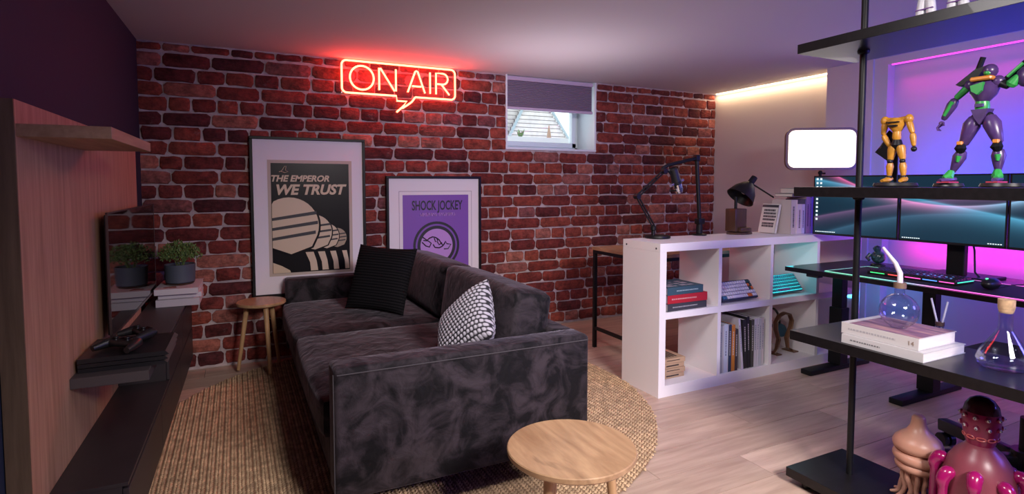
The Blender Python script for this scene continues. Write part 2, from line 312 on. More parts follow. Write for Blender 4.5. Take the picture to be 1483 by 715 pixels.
# ---------------------------------------------------------------- mesh builder
class MB:
    def __init__(s): s.bm = bmesh.new()
    def _xf(s, vs, rot=None, loc=None):
        if rot is not None: bmesh.ops.rotate(s.bm, cent=(0, 0, 0), matrix=rot, verts=vs)
        if loc is not None: bmesh.ops.translate(s.bm, vec=loc, verts=vs)
    def box(s, x0, x1, y0, y1, z0, z1, bev=0.0, seg=1, mi=0, M4=None):
        r = bmesh.ops.create_cube(s.bm, size=1.0); vs = r['verts']
        bmesh.ops.scale(s.bm, vec=(x1-x0, y1-y0, z1-z0), verts=vs)
        bmesh.ops.translate(s.bm, vec=((x0+x1)/2, (y0+y1)/2, (z0+z1)/2), verts=vs)
        fs = set(f for v in vs for f in v.link_faces)
        if bev > 0:
            es = list(set(e for v in vs for e in v.link_edges))
            rr = bmesh.ops.bevel(s.bm, geom=es, offset=bev, segments=seg, profile=0.5, affect='EDGES')
            vs = rr['verts']; fs = set(rr['faces'])
            vs2 = set(v for f in fs for v in f.verts); 
            fs = set(f for v in vs2 for f in v.link_faces); vs = list(vs2)
        for f in fs: f.material_index = mi
        if M4 is not None: bmesh.ops.transform(s.bm, matrix=M4, verts=vs)
        return s
    def tube(s, pts, r, n=8, closed=False, mi=0, cap=True, flat=1.0):
        pts = [Vector(p) for p in pts]; k = len(pts); rings = []
        rr = r if isinstance(r, (list, tuple)) else [r]*k
        up = None
        for i, p in enumerate(pts):
            if closed: t = pts[(i+1) % k]-pts[i-1]
            else: t = (pts[min(i+1, k-1)]-pts[max(i-1, 0)])
            t = t.normalized() if t.length > 1e-9 else Vector((0, 0, 1))
            if up is None:
                a = Vector((0, 0, 1)) if abs(t.z) < 0.9 else Vector((1, 0, 0)); up = (a-t*a.dot(t)).normalized()
            else:
                up = up-t*up.dot(t)
                up = up.normalized() if up.length > 1e-6 else t.orthogonal().normalized()
            sd = t.cross(up)
            rings.append([s.bm.verts.new(p+(up*math.cos(2*PI*j/n)*flat+sd*math.sin(2*PI*j/n))*rr[i]) for j in range(n)])
        m = k if closed else k-1
        for i in range(m):
            A = rings[i]; B = rings[(i+1) % k]
            for j in range(n):
                f = s.bm.faces.new((A[j], A[(j+1) % n], B[(j+1) % n], B[j])); f.material_index = mi
        if cap and not closed:
            f = s.bm.faces.new(list(reversed(rings[0]))); f.material_index = mi
            f = s.bm.faces.new(rings[-1]); f.material_index = mi
        return s
    def cyl(s, p0, p1, r0, r1=None, n=16, mi=0): return s.tube([p0, p1], [r0, r0 if r1 is None else r1], n, mi=mi)
    def lathe(s, prof, c=(0, 0, 0), n=32, mi=0, sx=1.0, sy=1.0, axis=None):
        c = Vector(c); rings = []; new = []
        for (r, z) in prof:
            if r < 1e-6:
                v = s.bm.verts.new((0, 0, z)); rings.append([v]); new.append(v)
            else:
                ring = [s.bm.verts.new((r*math.cos(2*PI*j/n)*sx, r*math.sin(2*PI*j/n)*sy, z)) for j in range(n)]; rings.append(ring); new += ring
        for A, B in zip(rings[:-1], rings[1:]):
            if len(A) == 1 and len(B) == 1: continue
            for j in range(n):
                j2 = (j+1) % n
                if len(A) == 1: f = s.bm.faces.new((A[0], B[j2], B[j]))
                elif len(B) == 1: f = s.bm.faces.new((A[j], A[j2], B[0]))
                else: f = s.bm.faces.new((A[j], A[j2], B[j2], B[j]))
                f.material_index = mi
        if axis is not None:
            q = Vector((0, 0, 1)).rotation_difference(Vector(axis)); bmesh.ops.rotate(s.bm, cent=(0, 0, 0), matrix=q.to_matrix(), verts=new)
        bmesh.ops.translate(s.bm, vec=c, verts=new)
        return s
    def ball(s, c, r, n=16, sc=(1, 1, 1), mi=0):
        k = n//2
        prof = [(r*math.sin(PI*i/k), -r*math.cos(PI*i/k)) for i in range(k+1)]
        a = len(s.bm.verts); s.lathe(prof, (0, 0, 0), n, mi); s.bm.verts.ensure_lookup_table()
        vs = s.bm.verts[a:]; bmesh.ops.scale(s.bm, vec=sc, verts=vs); bmesh.ops.translate(s.bm, vec=c, verts=vs)
        return s
    def prism(s, poly, d, plane='XZ', off=0.0, mi=0):
        # polygon in a plane, extruded by d along the third axis, starting from off
        def P(a, b, t):
            return {'XZ': (a, t, b), 'YZ': (t, a, b), 'XY': (a, b, t)}[plane]
        A = [s.bm.verts.new(P(a, b, off)) for a, b in poly]; B = [s.bm.verts.new(P(a, b, off+d)) for a, b in poly]; n = len(poly)
        fs = [s.bm.faces.new(A), s.bm.faces.new(list(reversed(B)))]
        for i in range(n): fs.append(s.bm.faces.new((A[i], B[i], B[(i+1) % n], A[(i+1) % n])))
        for f in fs: f.material_index = mi
        return s
    def xf(s, M4):
        bmesh.ops.transform(s.bm, matrix=M4, verts=s.bm.verts[:]); return s

def link(name, mb, mats, parent=None, org=None, smooth=True, angle=35):
    if parent is not None and org is None: org = Vector(parent.get('_o', (0, 0, 0)))
    o_ = Vector(org) if org is not None else Vector((0, 0, 0))
    bm = mb.bm
    bmesh.ops.recalc_face_normals(bm, faces=bm.faces[:])
    bmesh.ops.translate(bm, vec=-o_, verts=bm.verts[:])
    me = bpy.data.meshes.new(name); bm.to_mesh(me); bm.free()
    for m in (mats if isinstance(mats, (list, tuple)) else [mats]): me.materials.append(m)
    if smooth:
        me.polygons.foreach_set('use_smooth', [True]*len(me.polygons)); me.set_sharp_from_angle(angle=math.radians(angle))
    ob = bpy.data.objects.new(name, me); COL.objects.link(ob)
    if parent is not None:
        ob.parent = parent; ob['_o'] = tuple(o_)
    else:
        ob['_o'] = tuple(o_)
    return ob
def tag(o, label=None, cat=None, group=None, kind=None):
    if label: o['label'] = label
    if cat: o['category'] = cat
    if group: o['group'] = group
    if kind: o['kind'] = kind
    return o
DL = math.radians(1.0856)
def thing(name, label, cat, org=(0, 0, 0), group=None, left=False):
    """an Empty at the base of the thing; parts are drawn in room coordinates (left: in the frame of the left wall)"""
    o = bpy.data.objects.new(name, None); COL.objects.link(o); o['_o'] = tuple(org); o.empty_display_size = 0.05
    if left:
        u, v, z = org
        o.location = (u*math.cos(DL)+v*math.sin(DL), -u*math.sin(DL)+v*math.cos(DL), z); o.rotation_euler = (0, 0, -DL)
    else: o.location = org
    return tag(o, label, cat, group)
def local(name, label, cat, loc, rot=(0, 0, 0), group=None):
    """a thing drawn around its own origin and then placed"""
    o = bpy.data.objects.new(name, None); COL.objects.link(o); o['_o'] = (0, 0, 0); o.location = loc; o.rotation_euler = rot; o.empty_display_size = 0.05
    return tag(o, label, cat, group)
def Lw(u, v, z): return (u*math.cos(DL)+v*math.sin(DL), -u*math.sin(DL)+v*math.cos(DL), z)
def dup(root, loc=None, rot=None, label=None, group=None):
    r = root.copy(); COL.objects.link(r)
    if loc is not None: r.location = loc
    if rot is not None: r.rotation_euler = rot
    if label: r['label'] = label
    if group: r['group'] = group
    for ch in list(root.children):
        c = ch.copy(); COL.objects.link(c); c.parent = r
        for g in list(ch.children):
            d = g.copy(); COL.objects.link(d); d.parent = c
    return r
def fl_struct(name, mb, m, smooth=False):
    o = link(name, mb, m, smooth=smooth); o['kind'] = 'structure'; return o
def text(name, s, size, m, parent, loc, rot, bold=0.0, shear=0.0, sx=1.0, ext=0.0006, align='CENTER', space=1.0):
    c = bpy.data.curves.new(name, 'FONT'); c.body = s; c.size = size; c.offset = bold; c.shear = shear; c.extrude = ext; c.align_x = align; c.space_character = space
    c.resolution_u = 3
    t = bpy.data.objects.new('t', c); COL.objects.link(t)
    dg = bpy.context.evaluated_depsgraph_get(); me = bpy.data.meshes.new_from_object(t.evaluated_get(dg))
    bpy.data.objects.remove(t); me.materials.clear(); me.materials.append(m)
    o = bpy.data.objects.new(name, me); COL.objects.link(o); o.parent = parent
    o.location = Vector(loc)-Vector(parent.get('_o', (0, 0, 0))); o.rotation_euler = rot; o.scale = (sx, 1, 1); o['_o'] = (0, 0, 0)
    return o

# ================================================================ room shell
CZ = 2.171; YB = 4.307; XR = 4.44
# floor base and planks
fl = fl_struct('floor', MB().box(-1.2, 4.9, -1.9, 4.6, -0.06, -0.006), M['gap'])
pw = 0.19; row = 0; plank_meshes = {}
def plank_mesh(L):
    k = round(L, 3)
    if k not in plank_meshes:
        b = MB().box(0, L, 0, pw-0.0025, -0.012, 0.0); bm = b.bm
        me = bpy.data.meshes.new('plank'); bm.to_mesh(me); bm.free(); me.materials.append(M['floor']); plank_meshes[k] = me
    return plank_meshes[k]
y = -1.8
while y < YB+0.05:
    x = -1.0 - (row*0.47) % 1.28
    while x < 4.85:
        xa = max(x, -1.0); xb = min(x+1.28, 4.85)
        if xb-xa > 0.05:
            o = bpy.data.objects.new('plank', plank_mesh(xb-xa-0.002)); COL.objects.link(o); o.location = (xa, y, 0); o.parent = fl
        x += 1.28
    y += pw; row += 1
fl_struct('ceiling', MB().box(-1.2, 4.9, -1.9, 4.9, CZ, CZ+0.1), M['ceiling'])
# back wall with the window opening (mortar bed behind the bricks)
WX0, WX1, WZ0, WZ1 = 2.063, 2.952, 1.560, CZ
wb = MB()
for a in ((-1.0, WX0, 0, CZ), (WX1, 4.7, 0, CZ), (WX0, WX1, 0, WZ0)):
    wb.box(a[0], a[1], YB, YB+0.34, a[2]-0.03 if a[2] == 0 else a[2], a[3])
wall_back = fl_struct('wall_back', wb, M['mortar'])
# bricks -------------------------------------------------
PITCH = 0.095; Z0 = 0.0145
def brick_geo(L, H, rng, depth=0.013):
    """irregular hand made brick: 10-sided outline, set back edge, slightly domed face"""
    h = H/2; l = L/2; j = lambda a: rng.uniform(-a, a)
    base = [(-l, -h*0.6), (-l*0.85, -h), (-l*0.3, -h), (l*0.3, -h), (l*0.88, -h), (l, -h*0.5), (l, h*0.6), (l*0.85, h), (l*0.25, h), (-l*0.3, h), (-l*0.9, h), (-l, h*0.55)]
    out = [(a+j(0.004), b+j(0.004)) for a, b in base]
    inn = [(a-math.copysign(min(0.008, abs(a)*.5), a)+j(0.003), b-math.copysign(0.006, b)+j(0.002)) for a, b in out]
    n = len(base); V = [(a, 0.004, b) for a, b in out]+[(a, -depth*0.6+j(0.002), b) for a, b in out]+[(a, -depth+j(0.003), b) for a, b in inn]
    F = []
    for k in (0, n):
        for i in range(n): F.append((k+i, k+(i+1) % n, k+n+(i+1) % n, k+n+i))
    F.append(tuple(range(2*n, 3*n)))
    return V, F
rng = random.Random(11)
tmpl = {}
def brick_mesh(kind, q):
    if (kind, q) not in tmpl:
        L, H = {'long': (0.282, 0.083), 'short': (0.138, 0.083), 'top': (0.282, 0.044)}[kind]
        V, F = brick_geo(L, H, rng); me = bpy.data.meshes.new('brick'); me.from_pydata(V, [], F); me.materials.append(M['brick'])
        me.polygons.foreach_set('use_smooth', [True]*len(F)); me.set_sharp_from_angle(angle=math.radians(50)); tmpl[(kind, q)] = (me, L)
    return tmpl[(kind, q)]
bricks = []
for i in range(0, 23):
    z = Z0+PITCH*(i+0.5); longrow = i % 2 == 1
    H = PITCH
    if i == 22: z = (Z0+PITCH*22+CZ)/2
    x = -0.66 - rng.uniform(0, 0.2)
    while x < XR:
        w = (rng.uniform(0.27, 0.33) if longrow and rng.random() > 0.12 else rng.uniform(0.13, 0.19) if not longrow and rng.random() > 0.12 else rng.uniform(0.20, 0.26))
        a, b = x, min(x+w, XR)
        segs = [(a, b)]
        if z > WZ0 - 0.02:
            segs = []
            if a < WX0-0.005: segs.append((a, min(b, WX0-0.004)))
            if b > WX1+0.005: segs.append((max(a, WX1+0.004), b))
        for (p, q) in segs:
            if q-p > 0.03: bricks.append(((p+q)/2, z, q-p-0.011, 'top' if i == 22 else ('long' if q-p > 0.2 else 'short')))
        x += w
def hidden(x, z):
    if 0.08 < x < 0.88 and 0.43 < z < 1.58: return True
    if 1.03 < x < 1.81 and z < 1.31: return True
    if 0.40 < x < 2.15 and z < 0.42: return True
    if x < -0.25 and z < 0.55: return True
    if x > 2.95 and z < 0.75: return True
    return x < -0.56
vis = [b for b in bricks if not hidden(b[0], b[1])]
vis.sort(key=lambda b: math.hypot(b[0], YB)*(1.35 if b[2] < 0.2 else 1.0))
single = vis[:298]; sset = set(id(b) for b in single)
for b in single:
    me, L = brick_mesh(b[3], rng.randrange(10))
    o = bpy.data.objects.new('brick', me); COL.objects.link(o); o.parent = wall_back
    o.location = (b[0], YB+rng.uniform(-0.002, 0.002), b[1]+rng.uniform(-0.002, 0.002)); o.scale = (b[2]/L, 1, 1); o.rotation_euler = (0, rng.uniform(-0.006, 0.006), 0)
V = []; F = []; R = []
for b in bricks:
    if id(b) in sset: continue
    v, f = brick_geo(b[2], 0.044 if b[3] == 'top' else 0.083, rng); k = len(V); r_ = rng.random()
    V += [(p[0]+b[0], p[1]+YB, p[2]+b[1]) for p in v]; F += [tuple(k+i for i in g) for g in f]; R += [r_]*len(v)
me = bpy.data.meshes.new('far_bricks'); me.from_pydata(V, [], F); me.materials.append(M['brick'])
at = me.attributes.new('rnd', 'FLOAT', 'POINT'); at.data.foreach_set('value', R)
me.polygons.foreach_set('use_smooth', [True]*len(F)); me.set_sharp_from_angle(angle=math.radians(50))
o = bpy.data.objects.new('brickwork', me); COL.objects.link(o); o.parent = wall_back; o['kind'] = 'stuff'
# left wall (navy), turned a degree like the furniture along it
lw = link('wall_left', MB().box(-0.825, -0.625, -2.2, 4.40, -0.02, CZ), M['navy'], smooth=False); lw.rotation_euler = (0, 0, -DL); lw['kind'] = 'structure'
# right wall: recess with warm strip, pier, and panelled bay with a shallow niche
fl_struct('wall_right', MB().box(XR, XR+0.2, 2.3, 4.4, -0.02, CZ), M['plaster'])
rw = MB().box(4.246, XR+0.01, 2.597, 2.958, -0.02, CZ)
fl_struct('wall_pier', rw, M['plaster'])
NX = 4.262; NB = 4.345; NY1 = 2.50; NY0 = -0.2; NZ0 = 0.10; NZ1 = 2.118
rb = MB().box(NX, NB, NY1, 2.60, -0.02, CZ).box(NX, NB, -1.9, NY0, -0.02, CZ).box(NX, NB, NY0, NY1, NZ1, CZ).box(NX, NB, NY0, NY1, -0.02, NZ0).box(NB, NB+0.09, -1.9, 2.62, -0.02, CZ)
fl_struct('wall_bay', rb, M['plaster'])
fl_struct('wall_front', MB().box(-1.2, 4.9, -1.95, -1.75, -0.02, CZ), M['plaster'])

# ---------------------------------------------------------------- window
FY = 4.56
win = MB()  # plastered reveal
win.box(WX1-0.004, WX1+0.012, YB-0.012, FY+0.08, WZ0-0.004, CZ).box(WX0-0.012, WX0+0.004, YB-0.012, FY+0.08, WZ0-0.004, CZ).box(WX0-0.012, WX1+0.012, YB-0.014, FY+0.08, WZ0-0.012, WZ0+0.004)
w1 = fl_struct('window_1', win, M['white_frame'])
fr = MB()
fx0, fx1, fz0, fz1 = WX0+0.004, WX1-0.004, WZ0+0.004, CZ-0.003
for d, t, yy in ((0.035, 0.0, 0.02), (0.075, 0.030, 0.0)):
    a0, a1, c0, c1 = fx0+t, fx1-t, fz0+t, fz1-t
    fr.box(a0, a1, FY+yy, FY+0.06, c0, c0+d-t, 0.004).box(a0, a1, FY+yy, FY+0.06, c1-d+t, c1, 0.004).box(a0, a0+d-t, FY+yy, FY+0.06, c0, c1, 0.004).box(a1-d+t, a1, FY+yy, FY+0.06, c0, c1, 0.004)
wf = link('window_frame', fr, M['white_frame'], w1, org=(0, 0, 0))
link('glass_pane', MB().box(fx0+0.07, fx1-0.07, FY+0.034, FY+0.040, fz0+0.07, fz1-0.07), M['winglass'], w1, org=(0, 0, 0), smooth=False)
# pleated blind in front of the opening
bl = thing('pleated_blind', 'lilac grey pleated blind half lowered over the small basement window', 'blind', (2.5, YB-0.005, 1.93))
bx0, bx1 = 2.068, 2.932; bz0, bz1 = 1.905, 2.165
link('top_rail', MB().box(bx0, bx1, YB-0.008, YB+0.028, bz1-0.035, bz1, 0.003), M['blind_rail'], bl)
link('bottom_rail', MB().box(bx0, bx1, YB-0.006, YB+0.024, bz0-0.018, bz0+0.004, 0.003), M['blind_rail'], bl)
pl = MB(); npl = 16
for i in range(npl):
    za = bz0+(bz1-0.035-bz0)*i/npl; zb = bz0+(bz1-0.035-bz0)*(i+1)/npl; zm = (za+zb)/2
    ys = [YB+0.014, YB+0.002]
    for (z_a, y_a, z_b, y_b) in ((za, ys[0], zm, ys[1]), (zm, ys[1], zb, ys[0])):
        v = [pl.bm.verts.new(p) for p in ((bx0+0.004, y_a, z_a), (bx1-0.004, y_a, z_a), (bx1-0.004, y_b, z_b), (bx0+0.004, y_b, z_b))]; pl.bm.faces.new(v)
link('pleated_fabric', pl, M['blind'], bl, smooth=False)
link('pull_tab', MB().box(2.47, 2.49, YB-0.012, YB-0.006, bz0-0.030, bz0-0.016, 0.002), M['white_frame'], bl)
# outside: tiled gable of the neighbouring roof
ng = thing('neighbour_roof', 'pale tiled gable roof seen through the small window', 'roof', (3.9, 7.4, 1.6))
M['tile'] = mat('pale_clay_tile', (0.62, 0.57, 0.54), 0.8, var=0.12, vscale=12)
M['tile_edge'] = mat('grey_roof_edge', (0.33, 0.40, 0.43), 0.7)
Yg = 7.4; gx, gz = 4.00, 2.72
for k in range(24):
    za = 1.34+k*0.058; xl = gx-(gz-za)/1.87; xr = gx+(gz-za)/1.35
    if xr-xl > 0.05:
        link('tile_course', MB().box(xl, xr, Yg-0.012, Yg+0.03, za, za+0.050, 0.003), M['tile'], ng)
link('roof_backing', MB().prism([(gx-(gz-1.30)/1.87, 1.30), (gx+(gz-1.30)/1.35, 1.30), (gx, gz)], 0.05, 'XZ', Yg+0.01), mat('tile_backing', (0.38, 0.33, 0.32), 0.9), ng)  # darker backing sheet showing between the tile courses
link('roof_edge', MB().tube([(gx-(gz-1.28)/1.87, Yg-0.03, 1.28), (gx, Yg-0.03, gz+0.03)], 0.022, 6), M['tile_edge'], ng)
link('roof_edge', MB().tube([(gx+(gz-1.28)/1.35, Yg-0.03, 1.28), (gx, Yg-0.03, gz+0.03)], 0.022, 6), M['tile_edge'], ng)
for k in range(20):
    za = 1.40+k*0.058; link('side_tile_course', MB().box(2.2, gx-(gz-min(za, gz))/1.87+0.02, Yg+0.10, Yg+0.13, za, za+0.052, 0.003), M['tile'], ng)
link('side_roof', MB().box(1.8, 4.2, Yg+0.16, Yg+0.24, 1.2, 2.55), mat('white_render', (0.72, 0.73, 0.72), 0.9), ng)
og = thing('garden_ornament', 'small brown figurine on the ledge outside the window', 'ornament', (3.45, 6.0, 1.80))
link('body', MB().lathe([(0, 1.80), (0.030, 1.80), (0.026, 1.84), (0.018, 1.89), (0.009, 1.95), (0, 1.985)], (3.45, 6.0, 0), 10), mat('terracotta', (0.42, 0.27, 0.17), 0.8), og)
gp = thing('window_sill_sprig', 'little green sprig outside at the lower left of the window', 'plant', (3.06, 6.0, 1.80))
sg = MB()
for k in range(9):
    a = k*0.7; sg.tube([(3.06, 6.0, 1.80), (3.06+0.02*math.cos(a), 6.0+0.03*math.sin(a), 1.84), (3.06+0.045*math.cos(a), 6.0+0.05*math.sin(a), 1.865+0.02*(k % 3))], [0.004, 0.012, 0.002], 5)
link('leaves', sg, M['leaf'], gp)
ol = link('garden_ledge', MB().box(2.2, 5.2, 5.8, 6.2, 1.72, 1.80), mat('ledge_stone', (0.6, 0.62, 0.62), 0.9)); tag(ol, 'pale stone ledge outside below the window', 'ledge')

# ---------------------------------------------------------------- neon sign
NYs = YB-0.045
ns = thing('neon_sign', 'red glowing neon speech bubble sign reading ON AIR on the brick wall', 'neon sign', (1.14, YB-0.02, 1.80))
SX0, SX1, SZ0, SZ1 = 0.713, 1.588, 1.922, 2.156
def arc(cx, cz, r, a0, a1, n=8): return [(cx+r*math.cos(math.radians(a0+(a1-a0)*i/n)), cz+r*math.sin(math.radians(a0+(a1-a0)*i/n))) for i in range(n+1)]
rr_ = 0.035
path = [(1.262, SZ0)] + arc(SX1-rr_, SZ0+rr_, rr_, -90, 0) + arc(SX1-rr_, SZ1-rr_, rr_, 0, 90) + arc(SX0+rr_, SZ1-rr_, rr_, 90, 180) + arc(SX0+rr_, SZ0+rr_, rr_, 180, 270) + [(1.115, SZ0), (1.118, 1.885), (1.195, 1.885), (1.165, 1.845), (1.115, 1.800)]
def dense(p, mx=0.03):
    out = [p[0]]
    for a, b in zip(p[:-1], p[1:]):
        n = max(1, int(math.hypot(b[0]-a[0], b[1]-a[1])/mx))
        out += [(a[0]+(b[0]-a[0])*i/n, a[1]+(b[1]-a[1])*i/n) for i in range(1, n+1)]
    return out
TR = 0.0068
link('bubble_tube', MB().tube([(a, NYs, b) for a, b in path], TR, 8), M['neon'], ns)
link('bubble_tail_tube', MB().tube([(a, NYs, b) for a, b in [(1.262, SZ0), (1.235, 1.885), (1.205, 1.862), (1.160, 1.832)]], TR, 8), M['neon'], ns)
zb, zt = 1.957, 2.120
def letter(strokes):
    m = MB()
    for s_ in strokes: m.tube([(a, NYs, b) for a, b in s_], TR, 8)
    return m
cx_, cz_ = 0.858, 2.037
O = arc(cx_, cz_, 0.087, 0, 360, 30)[:-1]
link('letter_o', MB().tube([(a, NYs, b) for a, b in O], TR, 8, closed=True), M['neon'], ns)
link('letter_n', letter([[(0.985, zb), (0.985, zt), (0.995, zt), (1.10, zb), (1.112, zb), (1.112, zt)]]), M['neon'], ns)
link('letter_a', letter([[(1.203, zb), (1.263, zt-0.003), (1.273, zt+0.002), (1.283, zt-0.003), (1.340, zb)], [(1.238, 2.005), (1.310, 2.005)]]), M['neon'], ns)
link('letter_i', letter([[(1.382, zb), (1.382, zt)]]), M['neon'], ns)
R_ = [(1.430, zb), (1.430, zt), (1.49, zt)] + arc(1.485, 2.078, 0.042, 90, -90, 10) + [(1.440, 2.036)]
link('letter_r', letter([R_, [(1.475, 2.034), (1.540, zb)]]), M['neon'], ns)
bp_ = MB().prism([(SX0-0.022, SZ0-0.022), (1.095, SZ0-0.022), (1.085, 1.775), (1.30, SZ0-0.022), (SX1+0.022, SZ0-0.022), (SX1+0.022, CZ-0.002), (SX0-0.022, CZ-0.002)], 0.004, 'XZ', NYs+0.010)
link('clear_backboard', bp_, M['acrylic'], ns, smooth=False)
for xx in (SX0, SX1):
    for z in (SZ0, SZ1-0.02): link('standoff', MB().cyl((xx, NYs+0.012, z), (xx, YB-0.014, z), 0.005, n=8), M['chrome'], ns)

# ---------------------------------------------------------------- posters
def poster_frame(name, label, X0, X1, Z0_, Z1, group=None, ft=0.020):
    t = thing(name, label, 'framed poster', ((X0+X1)/2, YB-0.022, Z0_))
    yb = YB-0.024; yf = YB-0.050
    f = MB().box(X0, X1, yf, yb, Z0_, Z0_+ft, 0.002).box(X0, X1, yf, yb, Z1-ft, Z1, 0.002).box(X0, X0+ft, yf, yb, Z0_+ft, Z1-ft, 0.002).box(X1-ft, X1, yf, yb, Z0_+ft, Z1-ft, 0.002)
    link('frame', f, M['frame_black'], t)
    link('mat_board', MB().box(X0+ft-0.003, X1-ft+0.003, yb-0.012, yb-0.002, Z0_+ft-0.003, Z1-ft+0.003), M['matboard'], t, smooth=False)
    return t, yb-0.012
def flat(poly, y, th=0.0008): return MB().prism(poly, -th, 'XZ', y)
t1, y1 = poster_frame('framed_poster', 'tall black framed poster of a dark print with slogan THE EMPEROR WE TRUST', 0.089, 0.872, 0.458, 1.583)
PX0, PX1, PZ0, PZ1 = 0.222, 0.752, 0.622, 1.400
link('cream_border', flat([(PX0-0.022, PZ0-0.020), (PX1+0.022, PZ0-0.020), (PX1+0.022, PZ1+0.022), (PX0-0.022, PZ1+0.022)], y1, 0.001), mat('cream_border', (0.52, 0.42, 0.36), 0.7), t1, smooth=False)
art = link('art_print', flat([(PX0, PZ0), (PX1, PZ0), (PX1, PZ1), (PX0, PZ1)], y1-0.001, 0.001), M['poster_dark'], t1, smooth=False)
# plain generic stand-in shapes: overlapping rounded forms that shrink to the right, with dark bands
ya = y1-0.002
def clip(poly):
    return [(min(max(a, PX0+0.002), PX1-0.002), min(max(b, PZ0+0.002), PZ1-0.002)) for a, b in poly]
for k, (cx, cz, r) in enumerate([(0.66, 0.86, 0.07), (0.585, 0.875, 0.09), (0.50, 0.905, 0.125), (0.335, 0.955, 0.20)]):
    dome = [(cx+r*1.0*math.cos(math.radians(a)), cz+r*1.02*math.sin(math.radians(a))) for a in range(-20, 201, 10)] + [(cx-r*0.8, cz-r*0.75), (cx+r*0.05, cz-r*1.0), (cx+r*0.75, cz-r*0.75)]
    ya -= 0.0006
    link('round_shape_outline', flat(clip([((a-cx)*1.07+cx, (b-cz)*1.07+cz) for a, b in dome]), ya), M['poster_dark'], t1, smooth=False)
    ya -= 0.0006
    link('round_shape', flat(clip(dome), ya), M['poster_beige'] if k != 0 else M['poster_tan'], t1, smooth=False)
    ya -= 0.0006
    for q_ in (0.30, -0.05, -0.40):
        hw = r*math.sqrt(max(0.05, 1-q_*q_))*0.97
        band = [(cx-hw, cz+r*(q_-0.10)), (cx-hw, cz+r*q_), (cx+hw, cz+r*(q_+0.22)), (cx+hw, cz+r*(q_+0.10))]
        link('dark_band', flat(clip(band), ya), M['poster_black'], t1, smooth=False)
for k in range(4):
    x = 0.44+k*0.085; s_ = 1-k*0.13
    link('slanted_bar', flat(clip([(x, 0.765), (x+0.055*s_, 0.765), (x+0.075*s_, 0.70), (x+0.085*s_, 0.630), (x+0.035*s_, 0.630), (x+0.03*s_, 0.69)]), ya), M['poster_beige'], t1, smooth=False)
link('lower_shape', flat(clip([(0.224, 0.70), (0.28, 0.675), (0.335, 0.64), (0.34, 0.624), (0.224, 0.624)]), ya), M['poster_beige'], t1, smooth=False)
RXW = (PI/2, 0, 0)
text('slogan_small_line', 'THE EMPEROR', 0.060, M['poster_beige'], t1, ((PX0+PX1)/2-0.074, ya-0.001, 1.272), RXW, bold=0.0022, shear=0.25, sx=1.02)
text('slogan_large_line', 'WE TRUST', 0.098, M['poster_beige'], t1, ((PX0+PX1)/2-0.008, ya-0.001, 1.180), RXW, bold=0.0038, shear=0.25, sx=1.0)
link('small_emblem', MB().tube([(0.275, ya-0.001, 1.338), (0.292, ya-0.001, 1.345), (0.312, ya-0.001, 1.378), (0.322, ya-0.001, 1.380), (0.318, ya-0.001, 1.350), (0.335, ya-0.001, 1.340), (0.312, ya-0.001, 1.333), (0.285, ya-0.001, 1.343)], 0.002, 5), M['poster_beige'], t1)
t2, y2 = poster_frame('framed_poster', 'smaller black framed purple poster reading SHOCK JOCKEY behind the sofa back', 1.028, 1.810, 0.16, 1.316)
QX0, QX1, QZ0, QZ1 = 1.156, 1.700, 0.42, 1.168
wl = MB()
for e in ((QX0-0.03, QX1+0.03, QZ1+0.026, QZ1+0.030), (QX0-0.03, QX0-0.026, QZ0-0.03, QZ1+0.03), (QX1+0.026, QX1+0.030, QZ0-0.03, QZ1+0.03)): wl.box(e[0], e[1], y2-0.001, y2, e[2], e[3])
link('mat_bevel_line', wl, mat('bevel_line', (0.40, 0.33, 0.42), 0.8), t2, smooth=False)
link('art_print', flat([(QX0, QZ0), (QX1, QZ0), (QX1, QZ1), (QX0, QZ1)], y2, 0.001), M['poster_purple'], t2, smooth=False)
text('title_lettering', 'SHOCK JOCKEY', 0.104, M['poster_black'], t2, (1.437, y2-0.0025, 1.050), RXW, bold=0.0022, sx=0.56)
sm = MB()
rs = random.Random(4)
for x0, n in ((1.295, 11), (1.450, 11)):   # small illegible white line, as in the picture
    for i in range(n):
        h = 0.026; x = x0+i*0.0125
        sm.box(x, x+0.0035, y2-0.002, y2-0.001, 1.000, 1.000+h)
        sm.box(x, x+0.0095, y2-0.002, y2-0.001, 1.000+rs.choice((0, 0.011, 0.022)), 1.000+rs.choice((0.004, 0.015, 0.026)))
link('small_print_line', sm, M['poster_lilac'], t2, smooth=False)
def ring(cx, cz, r0, r1, y, th=0.0008, n=48):
    m = MB()
    A = [[m.bm.verts.new((cx+r*math.cos(2*PI*i/n), yy, cz+r*math.sin(2*PI*i/n))) for i in range(n)] for r, yy in ((r0, y), (r1, y), (r1, y-th), (r0, y-th))]
    for q in range(4):
        for i in range(n): m.bm.faces.new((A[q][i], A[q][(i+1) % n], A[(q+1) % 4][(i+1) % n], A[(q+1) % 4][i]))
    return m
ec = (1.428, 0.765)
link('emblem_outer_ring', ring(ec[0], ec[1], 0.172, 0.192, y2-0.001), M['poster_black'], t2, smooth=False)
link('emblem_disc', flat([(ec[0]+0.150*math.cos(a/20*PI), ec[1]+0.150*math.sin(a/20*PI)) for a in range(40)], y2-0.001), M['poster_lilac'], t2, smooth=False)
link('emblem_inner_ring', ring(ec[0], ec[1], 0.134, 0.158, y2-0.002), M['poster_black'], t2, smooth=False)
em = MB()
